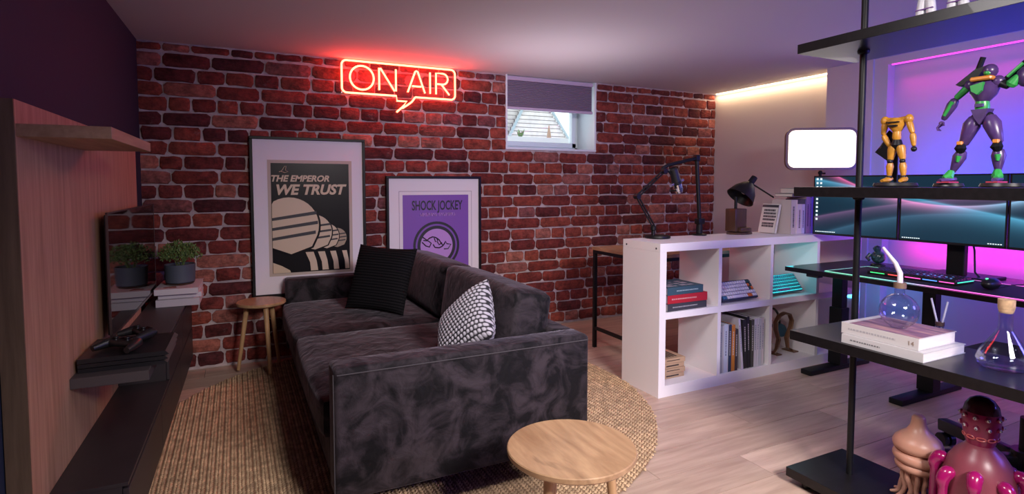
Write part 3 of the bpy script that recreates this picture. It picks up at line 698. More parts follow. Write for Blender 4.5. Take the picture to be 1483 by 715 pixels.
for pts in ([(-0.115, 0.07), (-0.08, 0.045), (-0.06, 0.06), (-0.035, 0.07), (-0.01, 0.065), (0.02, 0.045), (0.035, 0.02), (0.05, 0.0)],
            [(-0.12, 0.03), (-0.09, 0.0), (-0.06, -0.01), (-0.045, 0.02), (-0.07, 0.04), (-0.11, 0.045)],
            [(-0.03, 0.01), (-0.015, -0.015), (0.02, -0.02), (0.045, -0.01), (0.06, 0.005), (0.075, 0.03), (0.085, 0.01), (0.12, 0.005), (0.095, -0.03), (0.06, -0.03)],
            [(-0.02, 0.06), (-0.01, 0.03), (0.01, 0.035), (0.0, 0.06)], [(0.005, 0.03), (0.02, 0.005), (0.045, 0.02)]):
    em.tube([(ec[0]+a, y2-0.002, ec[1]+b) for a, b in pts], 0.005, 5)
link('emblem_lines', em, M['poster_black'], t2)

# ================================================================ left side: media wall
UF = -0.567
wp = thing('media_wall_panel', 'tall oak veneer media wall panel standing against the navy wall', 'wall panel', (-0.595, 2.8, 0), left=True)
link('panel_board', MB().box(-0.618, UF, 1.952, 3.735, 0.0, 1.480), M['oak_panel'], wp, smooth=False)
link('edge_board', MB().box(-0.622, UF-0.0005, 1.945, 1.953, 0.0, 1.480), M['oak_dark'], wp, smooth=False)
sh = thing('wall_shelf', 'short floating oak shelf high on the media wall panel', 'shelf', (-0.46, 2.3, 1.380), left=True)
link('shelf_board', MB().box(UF, -0.352, 1.955, 2.66, 1.380, 1.415, 0.001), M['oak_shelf'], sh, smooth=False)
tvc = thing('low_media_cabinet', 'long low anthracite floating media cabinet under the wall panel', 'cabinet', (-0.46, 3.1, 0.10), left=True)
CF = -0.362
link('body', MB().box(UF+0.001, CF-0.018, 2.062, 4.25, 0.107, 0.308), M['dark_lam'], tvc, smooth=False)
link('top', MB().box(UF+0.001, CF-0.001, 2.060, 4.25, 0.308, 0.320, 0.001), M['dark_lam'], tvc, smooth=False)
for k in range(3):
    a = 2.062+k*0.730; d_ = link('drawer_front', MB().box(CF-0.017, CF, a, a+0.726, 0.107, 0.300, 0.0015), M['dark_lam'], tvc, smooth=False)
uc = thing('raised_media_cabinet', 'dark raised cabinet box standing on the far end of the low cabinet', 'cabinet', (-0.46, 3.66, 0.3205), left=True)
link('body', MB().box(UF+0.001, CF-0.014, 3.075, 4.25, 0.3205, 0.515), M['dark_lam'], uc, smooth=False)
link('top', MB().box(UF+0.001, CF-0.001, 3.073, 4.25, 0.515, 0.530, 0.001), M['dark_lam2'], uc, smooth=False)
for k in range(2):
    a = 3.076+k*0.587; link('door', MB().box(CF-0.013, CF, a, a+0.584, 0.322, 0.508, 0.0015), M['dark_lam'], uc, smooth=False)
bs = thing('console_shelf', 'small dark grey floating shelf holding the game console', 'shelf', (-0.46, 2.5, 0.553), left=True)
link('shelf_board', MB().box(UF, -0.338, 2.335, 2.86, 0.553, 0.589, 0.001), M['dark_lam2'], bs, smooth=False)
gc = thing('game_console', 'flat black three tier game console on the small dark shelf', 'game console', (-0.43, 2.54, 0.590), left=True)
for k, (z0, z1, ins) in enumerate(((0.590, 0.604, 0.006), (0.607, 0.621, 0.003), (0.624, 0.640, 0.0))):
    pr = MB().prism([(-0.556, z0), (-0.292-ins, z0), (-0.280-ins, z0+0.004), (-0.292-ins, z1), (-0.556, z1)], 0.29-ins*2, 'XZ', 2.385+ins)
    link('casing_tier', pr, M['black_plastic'], gc, smooth=False)
link('core', MB().box(-0.545, -0.305, 2.40, 2.66, 0.595, 0.635), M['dark_armor'], gc, smooth=False)
def controller(label, u, v, rz):
    c = local('game_controller', label, 'game controller', Lw(u, v, 0.641), (0, 0, rz), 'game controllers on the console')
    b = MB().box(-0.055, 0.055, -0.028, 0.028, 0.012, 0.036, 0.010, 3)
    link('body', b, M['black_plastic'], c, org=(0, 0, 0))
    for s_ in (-1, 1):
        link('grip', MB().tube([(s_*0.050, 0.0, 0.026), (s_*0.062, -0.030, 0.022), (s_*0.070, -0.068, 0.016)], [0.020, 0.017, 0.011], 12), M['black_plastic'], c, org=(0, 0, 0))
        st = link('thumb_stick', MB().lathe([(0, 0.034), (0.008, 0.034), (0.006, 0.042), (0.010, 0.046), (0.009, 0.049), (0, 0.048)], (s_*0.024, -0.014, 0), 14), M['dark_armor'], c, org=(0, 0, 0))
    link('touch_pad', MB().box(-0.022, 0.022, -0.002, 0.022, 0.034, 0.0375, 0.001), M['gloss_black'], c, org=(0, 0, 0))
    return c
controller('black game controller lying nearer on the console', -0.43, 2.475, math.radians(-35))
controller('black game controller behind the nearer one on the console', -0.39, 2.625, math.radians(-60))
tv = thing('television', 'switched off flat television mirroring the plant, mounted on the oak panel', 'television', (-0.53, 3.35, 0.62), left=True)
link('back_case', MB().box(-0.535, -0.5262, 2.76, 3.95, 0.632, 1.126, 0.002), M['black_plastic'], tv)
link('wall_mount', MB().box(UF, -0.5352, 3.10, 3.60, 0.75, 1.0), M['black_metal'], tv, smooth=False)
link('screen', MB().box(-0.5262, -0.5205, 2.748, 3.957, 0.629, 1.130), M['gloss_black'], tv, smooth=False)
link('bezel', MB().box(-0.527, -0.519, 2.744, 2.748, 0.623, 1.136).box(-0.527, -0.519, 3.957, 3.961, 0.623, 1.136).box(-0.527, -0.519, 2.744, 3.961, 1.130, 1.136).box(-0.527, -0.519, 2.744, 3.961, 0.617, 0.629), mat('bezel_brushed', (0.10, 0.07, 0.07), 0.3, 0.6), tv, smooth=False)

# books -----------------------------------------------------------
def book(name, label, w, d, th, cover, loc, rot=(0, 0, 0), group=None, spine_marks=None, mark=(0.8, 0.8, 0.8), band=None, cat='book', pages=None):
    """book lying flat: w along x, d along y (spine at y=0), thickness along z"""
    t = local(name, label, cat, loc, rot, group)
    c = MB().box(0, w, 0, d, 0, 0.0022).box(0, w, 0, d, th-0.0022, th).box(0, w, -0.0005, 0.0024, 0, th, 0.0008)
    link('cover', c, cover, t, org=(0, 0, 0), smooth=False)
    link('page_block', MB().box(0.003, w-0.003, 0.002, d-0.004, 0.0022, th-0.0022), pages or M['paper'], t, org=(0, 0, 0), smooth=False)
    if spine_marks:
        m = MB(); r = random.Random(int(w*1e5)+int(th*1e5))
        a, b = spine_marks; x = a*w
        while x < b*w:
            l = r.uniform(0.004, 0.011); m.box(x, min(x+l, b*w), -0.0010, 0, th*0.42, th*0.58); x += l+0.003
        link('spine_lettering', m, colmat(mark), t, org=(0, 0, 0), smooth=False)
    if band:
        link('spine_band', MB().box(band[0]*w, band[1]*w, -0.0012, 0.0002, 0.001, th-0.001), colmat(band[2]), t, org=(0, 0, 0), smooth=False)
    return t
# stack under the plant (left cabinet)
cv = [((0.55, 0.50, 0.53), 0.042, 0.0, 'bottom'), ((0.62, 0.57, 0.60), 0.030, 0.03, 'middle'), ((0.66, 0.60, 0.62), 0.034, -0.015, 'top')]
zz = 0.531
for c_, th, du, nm in cv:
    b = book('coffee_table_book', 'large pale %s book of the stack under the potted plant' % nm, 0.225, 0.36, th, colmat(c_, 0.4), Lw(-0.508+du*0.3, 3.82+du, zz), (0, 0, -DL+du*1.2), 'pale books under the plant')
    if nm == 'top':
        k_ = MB()
        for i in range(9): 
            a = random.uniform(0.03, 0.19); b_ = random.uniform(0.03, 0.33); k_.lathe([(0, th), (random.uniform(0.01, 0.03), th), (0, th+0.0006)], (a, b_, 0), 8, sy=1.5)
        link('cover_blotches', k_, colmat((0.30, 0.14, 0.10)), b, org=(0, 0, 0))
    zz += th+0.0006
pt = Vector(Lw(-0.395, 3.985, zz+0.001))
pp = local('potted_plant', 'small bushy green plant in a slate blue pot on the pale books', 'potted plant', pt)
link('saucer', MB().lathe([(0, 0), (0.070, 0), (0.078, 0.008), (0.070, 0.010), (0, 0.010)], n=32), M['brass'], pp, org=(0, 0, 0))
link('pot', MB().lathe([(0, 0.010), (0.072, 0.010), (0.080, 0.016), (0.085, 0.12), (0.083, 0.123), (0.079, 0.12), (0.076, 0.105), (0, 0.105)], n=36), M['grey_pot'], pp, org=(0, 0, 0))
link('soil', MB().lathe([(0, 0.112), (0.076, 0.108)], n=20), M['soil'], pp, org=(0, 0, 0))
V = []; F = []; r = random.Random(3)
for i in range(1100):
    th_ = r.uniform(0, 2*PI); ph = math.acos(r.uniform(-0.25, 1)); R0 = r.uniform(0.45, 1.0)
    p = Vector((0.118*math.sin(ph)*math.cos(th_), 0.118*math.sin(ph)*math.sin(th_), 0.095*math.cos(ph)))*R0+Vector((0, 0, 0.165))
    d = Vector((r.uniform(-1, 1), r.uniform(-1, 1), r.uniform(0, 1.2))).normalized()+p*3; d.normalize()
    s_ = d.cross(Vector((r.uniform(-1, 1), r.uniform(-1, 1), r.uniform(-1, 1)))).normalized(); L_ = r.uniform(0.012, 0.020); w_ = L_*0.32
    k = len(V); nrm = d.cross(s_)*0.003
    V += [p, p+d*L_*0.5+s_*w_+nrm, p+d*L_, p+d*L_*0.5-s_*w_+nrm]; F += [(k, k+1, k+2), (k, k+2, k+3)]
me = bpy.data.meshes.new('foliage'); me.from_pydata([tuple(v) for v in V], [], F); me.materials.append(M['leaf'])
o = bpy.data.objects.new('foliage', me); COL.objects.link(o); o.parent = pp; o['kind'] = 'stuff'
stm = MB()
for i in range(14):
    a = i*2.4; rr = 0.02+0.045*(i % 4)/4; stm.tube([(rr*0.5*math.cos(a), rr*0.5*math.sin(a), 0.10), (rr*math.cos(a), rr*math.sin(a), 0.16), (rr*1.6*math.cos(a), rr*1.6*math.sin(a), 0.21)], 0.0016, 4)
link('stems', stm, M['leaf'], pp, org=(0, 0, 0))['kind'] = 'stuff'

# ---------------------------------------------------------------- jute rug
RC = (0.863, 3.02); RR = 1.335
M_SHIFT = 0
rug = thing('jute_rug', 'large round braided natural jute rug under the sofa', 'rug', (RC[0], RC[1], 0))
rug.location = (RC[0], RC[1], 0)
link('backing', MB().lathe([(0, 0.0005), (RR-0.01, 0.0005), (RR-0.004, 0.006), (0, 0.006)], (RC[0], RC[1], 0), 72), M['jute_base'], rug)
import array
V = []; F = []; r = random.Random(9)
px, py = 0.030, 0.0185
nx = int(RR/px)+1
tri = [(0, 1, 4), (1, 2, 4), (2, 3, 4), (3, 0, 4)]
for i in range(-nx, nx+1):
    for half in (0, 1):
        x = i*px+(half-0.5)*px*0.46
        lim = RR*RR-x*x
        if lim <= 0.0004: continue
        lim = math.sqrt(lim); n_ = int(lim/py)
        sgn = 1 if half else -1
        for j in range(-n_, n_+1):
            y = j*py+(0.5*py if half else 0)+r.uniform(-0.0015, 0.0015)
            if abs(y) > lim: continue
            X = x+r.uniform(-0.001, 0.001); h = 0.006+r.uniform(0.0055, 0.0095); k = len(V)
            a, b = px*0.27, py*0.52; sh_ = sgn*py*0.30
            V += [(X-a, y-b*0.4-sh_, 0.004), (X, y-b, 0.004), (X+a, y+b*0.4-0+sh_, 0.004), (X, y+b, 0.004), (X-a*0.45, y-sh_*0.5-b*0.1, h), (X+a*0.45, y+sh_*0.5+b*0.1, h)]
            F += [(k, k+1, k+5, k+4), (k+1, k+2, k+5), (k+2, k+3, k+5), (k+3, k, k+4), (k+3, k+4, k+5)]
me = bpy.data.meshes.new('braided_jute'); me.from_pydata(V, [], F); me.materials.append(M['jute'])
me.polygons.foreach_set('use_smooth', [True]*len(F))
o = bpy.data.objects.new('braided_jute', me); COL.objects.link(o); o.parent = rug; o['kind'] = 'stuff'
RT = 0.0162   # rug top

# ---------------------------------------------------------------- sofa
sofa = thing('sofa', 'charcoal velvet two seat sofa standing on the jute rug', 'sofa', (0.8, 3.1, RT))
SF = 0.293; SB = 1.365; Y0 = 2.015; Y1 = 4.235; AT = 0.135
def soft(m, x0, x1, y0, y1, z0, z1, b=0.02, seg=3): return m.box(x0, x1, y0, y1, z0, z1, b, seg)
link('armrest', soft(MB(), SF, SB, Y0, Y0+AT, 0.115, 0.600, 0.018), M['velvet'], sofa)
link('armrest', soft(MB(), SF, SB, Y1-AT, Y1, 0.115, 0.600, 0.018), M['velvet'], sofa)
link('back_frame', soft(MB(), SB-0.10, SB-0.001, Y0+AT-0.01, Y1-AT+0.01, 0.115, 0.598, 0.018), M['velvet'], sofa)
link('seat_base', soft(MB(), SF+0.012, SB-0.09, Y0+AT-0.01, Y1-AT+0.01, 0.115, 0.30, 0.012), M['velvet'], sofa)
def cushion(x0, x1, y0, y1, z0, z1, b, puff=0.02, axis=2):
    """padded block: bevelled box, subdivided and puffed"""
    m = MB(); m.box(-1, 1, -1, 1, -1, 1)
    bmesh.ops.subdivide_edges(m.bm, edges=m.bm.edges[:], cuts=15, use_grid_fill=True)
    hx, hy, hz = (x1-x0)/2, (y1-y0)/2, (z1-z0)/2; c = Vector(((x0+x1)/2, (y0+y1)/2, (z0+z1)/2))
    for v in m.bm.verts:
        p = v.co.copy(); q = []
        for a, h in zip(p, (hx, hy, hz)):
            q.append(a*h)
        # round the edges
        inner = Vector([max(-(h-b), min(h-b, a)) for a, h in zip(q, (hx, hy, hz))]); d = Vector(q)-inner
        if d.length > 1e-9: 
            mx = max(abs(t) for t in d); dd = d.normalized()*mx if mx > 0 else d
            q = list(inner+dd)
        k = [(1-abs(t)**2.2) for t in p]
        if axis == 2: q[2] += puff*k[0]*k[1]*math.copysign(1, p[2])*abs(p[2])**3; q[0] += puff*0.6*k[1]*k[2]*p[0]**3
        else: q[0] += puff*k[1]*k[2]*math.copysign(1, p[0])*abs(p[0])**3; q[2] += puff*0.35*k[1]*k[0]*abs(p[2])**3*(1 if p[2] > 0 else 0)
        v.co = Vector(q)+c
    return m
ym = (Y0+Y1)/2+0.03
seat = [(Y0+AT+0.003, ym-0.004), (ym+0.004, Y1-AT-0.003)]
for a, b in seat:
    c = link('seat_cushion', cushion(SF-0.028, 1.10, a, b, 0.285, 0.448, 0.035, 0.022), M['velvet'], sofa)
    pth = [(SF-0.024, a+0.02, 0.437), (SF-0.030, (a+b)/2, 0.445), (SF-0.024, b-0.02, 0.437)]
for a, b in ((Y0+AT+0.075, ym+0.0), (ym+0.004, Y1-AT-0.003)):
    cc = cushion(-0.105, 0.105, a, b, -0.165, 0.165, 0.040, 0.022, axis=0)
    cc.xf(Matrix.Translation((1.185, 0, 0.600)) @ Matrix.Rotation(math.radians(9), 4, 'Y'))
    link('back_cushion', cc, M['velvet'], sofa)
for x in (SF+0.07, SB-0.07):
    for yy in (Y0+0.08, Y1-0.08):
        link('leg', MB().cyl((x, yy, RT), (x, yy, 0.118), 0.014, 0.020, 12), M['black_metal'], sofa)
# stitched seams along the near arm
sm = MB().tube([(SF-0.001, Y0+0.012, 0.578), (SF-0.001, Y0+0.012, 0.13)], 0.0022, 6)
sm.tube([(SF+0.01, Y0-0.0005, 0.578), (SB-0.01, Y0-0.0005, 0.578)], 0.0022, 6)
link('piping', sm, M['seam'], sofa)

def pillow(name, label, size, thick, loc, rot, m, mode, N_=90):
    t = local(name, label, 'pillow', loc, rot)
    V = []; F = []; A = []
    rings = {}
    def idx(i, j, side):
        edge = i in (0, N_) or j in (0, N_)
        k = (i, j, 0 if edge else side)
        if k in rings: return rings[k]
        u = i/N_*2-1; v = j/N_*2-1
        f = (max(0, 1-abs(u)**3.0)*max(0, 1-abs(v)**3.0))**0.55
        pinch = 1-0.07*(1-abs(u)**2)*abs(v)**4; pinch2 = 1-0.07*(1-abs(v)**2)*abs(u)**4
        x = u*size/2*pinch2; z = v*size/2*pinch; yv = side*thick/2*f
        if mode == 'rib':
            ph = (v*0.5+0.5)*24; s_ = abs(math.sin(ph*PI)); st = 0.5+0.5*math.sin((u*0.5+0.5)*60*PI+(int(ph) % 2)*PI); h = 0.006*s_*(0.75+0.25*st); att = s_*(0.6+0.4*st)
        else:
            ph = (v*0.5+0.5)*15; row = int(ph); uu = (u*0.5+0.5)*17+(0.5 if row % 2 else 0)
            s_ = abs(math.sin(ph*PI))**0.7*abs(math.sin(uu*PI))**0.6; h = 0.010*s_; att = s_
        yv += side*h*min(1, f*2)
        V.append((x, yv, z)); A.append(att); rings[k] = len(V)-1
        return rings[k]
    for side in (1, -1):
        for i in range(N_):
            for j in range(N_):
                q = (idx(i, j, side), idx(i+1, j, side), idx(i+1, j+1, side), idx(i, j+1, side))
                F.append(q if side < 0 else q[::-1])
    me = bpy.data.meshes.new('knitted_cover'); me.from_pydata(V, [], F); me.materials.append(m)
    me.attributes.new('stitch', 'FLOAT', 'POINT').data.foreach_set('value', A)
    me.polygons.foreach_set('use_smooth', [True]*len(F))
    o = bpy.data.objects.new('knitted_cover', me); COL.objects.link(o); o.parent = t
    return t
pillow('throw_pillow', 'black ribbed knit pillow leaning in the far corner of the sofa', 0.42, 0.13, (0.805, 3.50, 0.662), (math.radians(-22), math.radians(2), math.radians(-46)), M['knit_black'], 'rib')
e1 = Vector((-.43, .61, -.66)).normalized(); e2 = Vector((-.284, -.788, -.545)); e2 = (e2-e1*e1.dot(e2)).normalized()
ax_ = -e1; az_ = -e2; ay_ = az_.cross(ax_)
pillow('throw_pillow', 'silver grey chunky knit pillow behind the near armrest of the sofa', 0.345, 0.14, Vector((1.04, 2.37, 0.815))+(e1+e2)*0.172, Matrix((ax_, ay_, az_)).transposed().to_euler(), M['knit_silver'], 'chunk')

# ---------------------------------------------------------------- round side tables
def round_table(label, cx, cy, zt, r, angs, foot_z, spread=0.92):
    t = thing('side_table', label, 'side table', (cx, cy, foot_z))
    link('tabletop', MB().lathe([(0, zt-0.022), (r-0.006, zt-0.022), (r, zt-0.016), (r, zt-0.003), (r-0.003, zt), (0, zt)], (cx, cy, 0), 64), M['oak_top'], t)
    for i, a in enumerate(angs):
        a = math.radians(a); p0 = Vector((cx+r*0.58*math.cos(a), cy+r*0.58*math.sin(a), zt-0.022)); p1 = Vector((cx+r*spread*math.cos(a), cy+r*spread*math.sin(a), foot_z(a) if callable(foot_z) else foot_z))
        link('leg', MB().cyl(p1, p0, 0.011, 0.017, 14), M['oak_leg'], t)
    return t
round_table('round oak side table with three legs between the brick wall and sofa', 0.135, 4.070, 0.476, 0.153, (165, 285, 45), RT, 1.0)
round_table('round oak side table in front, nearest to the camera', 0.962, 1.520, 0.400, 0.210, (205, 325, 85), 0.0005, 0.74)

# ---------------------------------------------------------------- writing table by the brick wall
wt = thing('console_table', 'oak topped black metal frame table between brick wall and white shelf', 'table', (3.0, 3.3, 0))
link('tabletop', MB().box(2.438, 3.75, 2.93, 3.575, 0.752, 0.775, 0.001), M['oak_top'], wt, smooth=False)
fm = MB()
for yy in (2.95, 3.555): fm.box(2.442, 3.746, yy-0.0125, yy+0.0125, 0.727, 0.751)
for xx in (2.455, 3.733):
    fm.box(xx-0.0125, xx+0.0125, 2.94, 3.565, 0.727, 0.751); fm.box(xx-0.010, xx+0.010, 2.94, 3.565, 0.140, 0.162)
link('frame', fm, M['black_metal'], wt, smooth=False)
for xx in (2.455, 3.733):
    for yy in (2.95, 3.555): link('leg', MB().box(xx-0.0125, xx+0.0125, yy-0.0125, yy+0.0125, 0, 0.728), M['black_metal'], wt, smooth=False)

# ---------------------------------------------------------------- white cube shelf
SY0, SY1 = 2.516, 2.862; SX = 2.188; EX = 4.05; ZT = 0.908
cs = thing('cube_shelf', 'long white open cube shelf unit dividing the room', 'shelf unit', (3.1, 2.69, 0))
link('side_panel', MB().box(SX, SX+0.048, SY0, SY1, 0, ZT-0.0485), M['white_lam'], cs, smooth=False)
link('side_panel', MB().box(EX-0.048, EX, SY0, SY1, 0, ZT-0.0485), M['white_lam'], cs, smooth=False)
link('top_panel', MB().box(SX, EX, SY0, SY1, ZT-0.048, ZT), M['white_lam'], cs, smooth=False)
link('bottom_panel', MB().box(SX+0.0485, EX-0.0485, SY0+0.001, SY1-0.001, 0.0, 0.067), M['white_lam'], cs, smooth=False)
link('middle_shelf', MB().box(SX+0.0485, EX-0.0485, SY0+0.002, SY1-0.002, 0.461, 0.501), M['white_lam'], cs, smooth=False)
for x in (2.652, 3.111, 3.570):
    for z0, z1 in ((0.0675, 0.4605), (0.5015, 0.8595)): link('divider', MB().box(x, x+0.026, SY0+0.002, SY1-0.002, z0, z1), M['white_lam'], cs, smooth=False)
for yy in (SY0+0.035, SY1-0.035):
    link('screw_cap', MB().cyl((SX-0.001, yy, ZT-0.030), (SX+0.003, yy, ZT-0.030), 0.006, n=12), M['black_plastic'], cs)

# things in the cubes
g = 'books stacked flat in the upper left cube'
book('hardback_book', 'charcoal book at the bottom of the flat stack in the white shelf', 0.315, 0.215, 0.045, colmat((0.045, 0.045, 0.055)), (2.262, 2.528, 0.5015), (0, 0, 0.03), g, (0.12, 0.75), (0.35, 0.34, 0.36))
book('hardback_book', 'bright red book in the middle of the flat stack in the white shelf', 0.310, 0.215, 0.050, colmat((0.42, 0.015, 0.025)), (2.262, 2.531, 0.547), (0, 0, -0.01), g, (0.10, 0.72), (0.62, 0.30, 0.30))
tb = book('hardback_book', 'teal blue book on top of the flat stack in the white shelf', 0.285, 0.225, 0.046, colmat((0.035, 0.085, 0.115)), (2.258, 2.528, 0.5975), (0, 0, 0.02), g, (0.25, 0.85), (0.30, 0.40, 0.45))
cvb = MB(); rs = random.Random(2)
for k in range(12):
    a = 0.03+0.055*(k % 4); b = 0.03+0.055*(k//4); cvb.box(a, a+rs.uniform(0.02, 0.05), b, b+rs.uniform(0.015, 0.04), 0.046, 0.0466)
link('cover_print', cvb, colmat((0.40, 0.34, 0.38)), tb, org=(0, 0, 0), smooth=False)
# wooden coasters
cg = 'wooden boxes stacked in the lower left cube'
for k, nm in enumerate(('lowest', 'second lowest', 'second highest', 'top')):
    t = local('game_box', '%s brown printed slim box of the pile in the lower left cube' % nm, 'box', (2.262+0.003*(k % 2), 2.600, 0.0675+k*0.031), (0, 0, 0.015*(-1)**k), cg)
    link('box_body', MB().box(0, 0.205, 0, 0.185, 0, 0.030, 0.0015), mat('kraft_card', (0.45, 0.30, 0.18), 0.7), t, org=(0, 0, 0), smooth=False)
    q = MB().box(0.06, 0.16, -0.0006, 0, 0.011+0.004*(k % 2), 0.019)
    if k == 3:
        for j in range(7): q.box(0.02+0.022*j, 0.034+0.022*j, 0.03, 0.15-0.02*(j % 3), 0.030, 0.0305)
    link('dark_print', q, colmat((0.04, 0.03, 0.025)), t, org=(0, 0, 0), smooth=False)
# upright books, lower second cube
ub = [(0.026, 0.300, (0.30, 0.31, 0.33), 0, 'light grey'), (0.010, 0.30, (0.50, 0.50, 0.52), 0, 'thin silver'), (0.032, 0.305, (0.52, 0.58, 0.68), 0, 'pale blue'), (0.004, 0.30, (0.7, 0.7, 0.7), 0, 'very thin white'),
      (0.026, 0.300, (0.025, 0.045, 0.085), 0, 'navy'), (0.030, 0.295, (0.55, 0.20, 0.03), 0, 'orange'), (0.024, 0.265, (0.05, 0.04, 0.04), 0, 'short black'), (0.018, 0.330, (0.62, 0.60, 0.66), -6.5, 'white leaning'),
      (0.030, 0.320, (0.02, 0.02, 0.02), -3, 'tall black leaning'), (0.026, 0.335, (0.015, 0.015, 0.018), -3, 'tallest black'), (0.026, 0.310, (0.06, 0.06, 0.05), 0, 'olive black'),
      (0.024, 0.315, (0.55, 0.55, 0.60), 0, 'off-white'), (0.020, 0.318, (0.60, 0.60, 0.66), 0, 'white with blue lettering'), (0.022, 0.312, (0.50, 0.52, 0.58), 0, 'pale grey'), (0.020, 0.318, (0.58, 0.55, 0.58), 0, 'cream with brown label')]
x = 2.686
for k, (th, h, c, tilt, nm) in enumerate(ub):
    a = math.radians(tilt)
    if tilt: x += 0.0012
    # a flat book stood upright: x->z, z->x, spine towards -y
    t = local('upright_book', '%s upright book in the row in the lower second cube' % nm, 'book', (x+(h*math.sin(-a) if False else 0), 2.532, 0.068), (0, a, 0), 'upright books in the lower cube')
    w = 0.21+0.01*((k*7) % 4)
    link('cover', MB().box(0, 0.0022, 0, w, 0, h).box(th-0.0022, th, 0, w, 0, h).box(0, th, -0.0006, 0.0022, 0, h, 0.0006), colmat(c), t, org=(0, 0, 0), smooth=False)
    link('page_block', MB().box(0.0022, th-0.0022, 0.002, w-0.004, 0.003, h-0.003), M['paper'], t, org=(0, 0, 0), smooth=False)
    if th > 0.015:
        q = MB(); z = h*0.35; rs = random.Random(k)
        while z < h*0.85:
            l = rs.uniform(0.006, 0.014); q.box(th*0.38, th*0.62, -0.0012, -0.0004, z, z+l); z += l+0.004
        link('spine_lettering', q, colmat((0.55, 0.52, 0.5) if sum(c) < 0.9 else (0.15, 0.16, 0.25)), t, org=(0, 0, 0), smooth=False)
    x += th+0.0012
    if k == 6: x += h*0.115+0.004
    if k == 8: x += 0.0008
    if k == 9: x += 0.0008
# keyboards -------------------------------------------------------
def keyboard(name, label, w, d, case, kc, loc, rot, cols=15, rows=5, accents=(), kh=0.008, led=None):
    t = local(name, label, 'keyboard', loc, rot)
    link('case', MB().box(0, w, 0, d, 0, 0.020, 0.004, 2), case, t, org=(0, 0, 0))
    mats = [kc]+[a[1] for a in accents]; pm = MB()
    cw = (w-0.016)/cols; rd = (d-0.016)/rows
    for r_ in range(rows):
        c_ = 0
        while c_ < cols:
            wd = 1
            if r_ == 0 and c_ == 4: wd = 5
            mi = 0
            for i, (cells, m_) in enumerate(accents):
                if (c_, r_) in cells: mi = i+1
            x0 = 0.008+c_*cw; y0 = 0.008+r_*rd
            a, b, c2, d2 = x0+0.001, x0+cw*wd-0.001, y0+0.001, y0+rd-0.001; z0, z1 = 0.018, 0.018+kh+0.001*r_
            i_ = 0.0022
            vs = [pm.bm.verts.new(p) for p in ((a, c2, z0), (b, c2, z0), (b, d2, z0), (a, d2, z0), (a+i_, c2+i_, z1), (b-i_, c2+i_, z1), (b-i_, d2-i_, z1), (a+i_, d2-i_, z1))]
            for f in ((4, 5, 6, 7), (0, 1, 5, 4), (1, 2, 6, 5), (2, 3, 7, 6), (3, 0, 4, 7)):
                pm.bm.faces.new([vs[q] for q in f]).material_index = mi
            c_ += wd
    o = link('keycaps', pm, mats, t, org=(0, 0, 0), smooth=False); o['kind'] = 'stuff'
    if led: link('backlight', MB().box(0.006, w-0.006, 0.006, d-0.006, 0.0195, 0.0205), led, t, org=(0, 0, 0), smooth=False)
    return t
A1 = [({(0, 0), (1, 0)}, colmat((0.05, 0.16, 0.30))), ({(13, 4), (14, 4), (13, 3), (13, 2), (14, 3)}, colmat((0.03, 0.08, 0.08))), ({(12, 0), (11, 0), (14, 2), (13, 3)}, colmat((0.75, 0.17, 0.03)))]
k1 = keyboard('white_keyboard', 'compact keyboard with white keys and orange accents in the second cube', 0.325, 0.135, colmat((0.02, 0.03, 0.06)), colmat((0.72, 0.70, 0.76)), (2.715, 2.555, 0.509), (math.radians(50), 0, 0.02), 15, 5, A1)
link('stand', MB().box(0.02, 0.305, 0.05, 0.062, -0.045, 0.0), M['black_plastic'], k1, org=(0, 0, 0), smooth=False)
cyl_led = emit('cyan_backlight', (0.05, 0.75, 0.80), 1.6)
k2 = keyboard('backlit_keyboard', 'compact keyboard glowing cyan in the third cube', 0.325, 0.135, colmat((0.05, 0.20, 0.24)), mat('translucent_teal_keycap', (0.05, 0.30, 0.34), 0.3), (3.195, 2.58, 0.509), (math.radians(52), 0, 0.05), 15, 5, [({(3, 0), (4, 0), (5, 0)}, colmat((0.20, 0.08, 0.22)))], led=cyl_led)
link('stand', MB().box(0.02, 0.305, 0.05, 0.062, -0.045, 0.0), M['black_plastic'], k2, org=(0, 0, 0), smooth=False)
point('keyboard_glow', (3.34, 2.58, 0.72), 0.45, (0.1, 0.85, 1.0), 0.05)
# headphone stand with headphones
hs = thing('headphone_stand', 'bent walnut headphone stand in the lower third cube', 'stand', (3.43, 2.66, 0.068))
link('bent_arch', MB().tube([(3.340, 2.66, 0.075), (3.365, 2.66, 0.10), (3.385, 2.66, 0.17), (3.355, 2.66, 0.24), (3.352, 2.66, 0.29), (3.385, 2.66, 0.335), (3.435, 2.66, 0.350), (3.490, 2.66, 0.335), (3.515, 2.66, 0.29), (3.505, 2.66, 0.24), (3.465, 2.66, 0.17), (3.480, 2.66, 0.10), (3.530, 2.66, 0.075)], [0.012, 0.016, 0.02, 0.02, 0.02, 0.02, 0.02, 0.02, 0.02, 0.02, 0.02, 0.016, 0.012], 8, flat=0.45), M['walnut'], hs)
link('foot', MB().box(3.325, 3.375, 2.62, 2.72, 0.068, 0.076, 0.002), M['walnut'], hs)
link('foot', MB().box(3.495, 3.545, 2.62, 2.72, 0.068, 0.076, 0.002), M['walnut'], hs)
hp = thing('headphones', 'dark blue headphones hanging behind the walnut stand', 'headphones', (3.36, 2.76, 0.10))
link('ear_cup', MB().lathe([(0, 0), (0.035, 0), (0.042, 0.01), (0.040, 0.03), (0.025, 0.034), (0, 0.034)], (3.335, 2.76, 0.20), 20, axis=(0.3, -1, 0), sy=1.2), mat('teal_cup', (0.02, 0.09, 0.14), 0.4), hp)
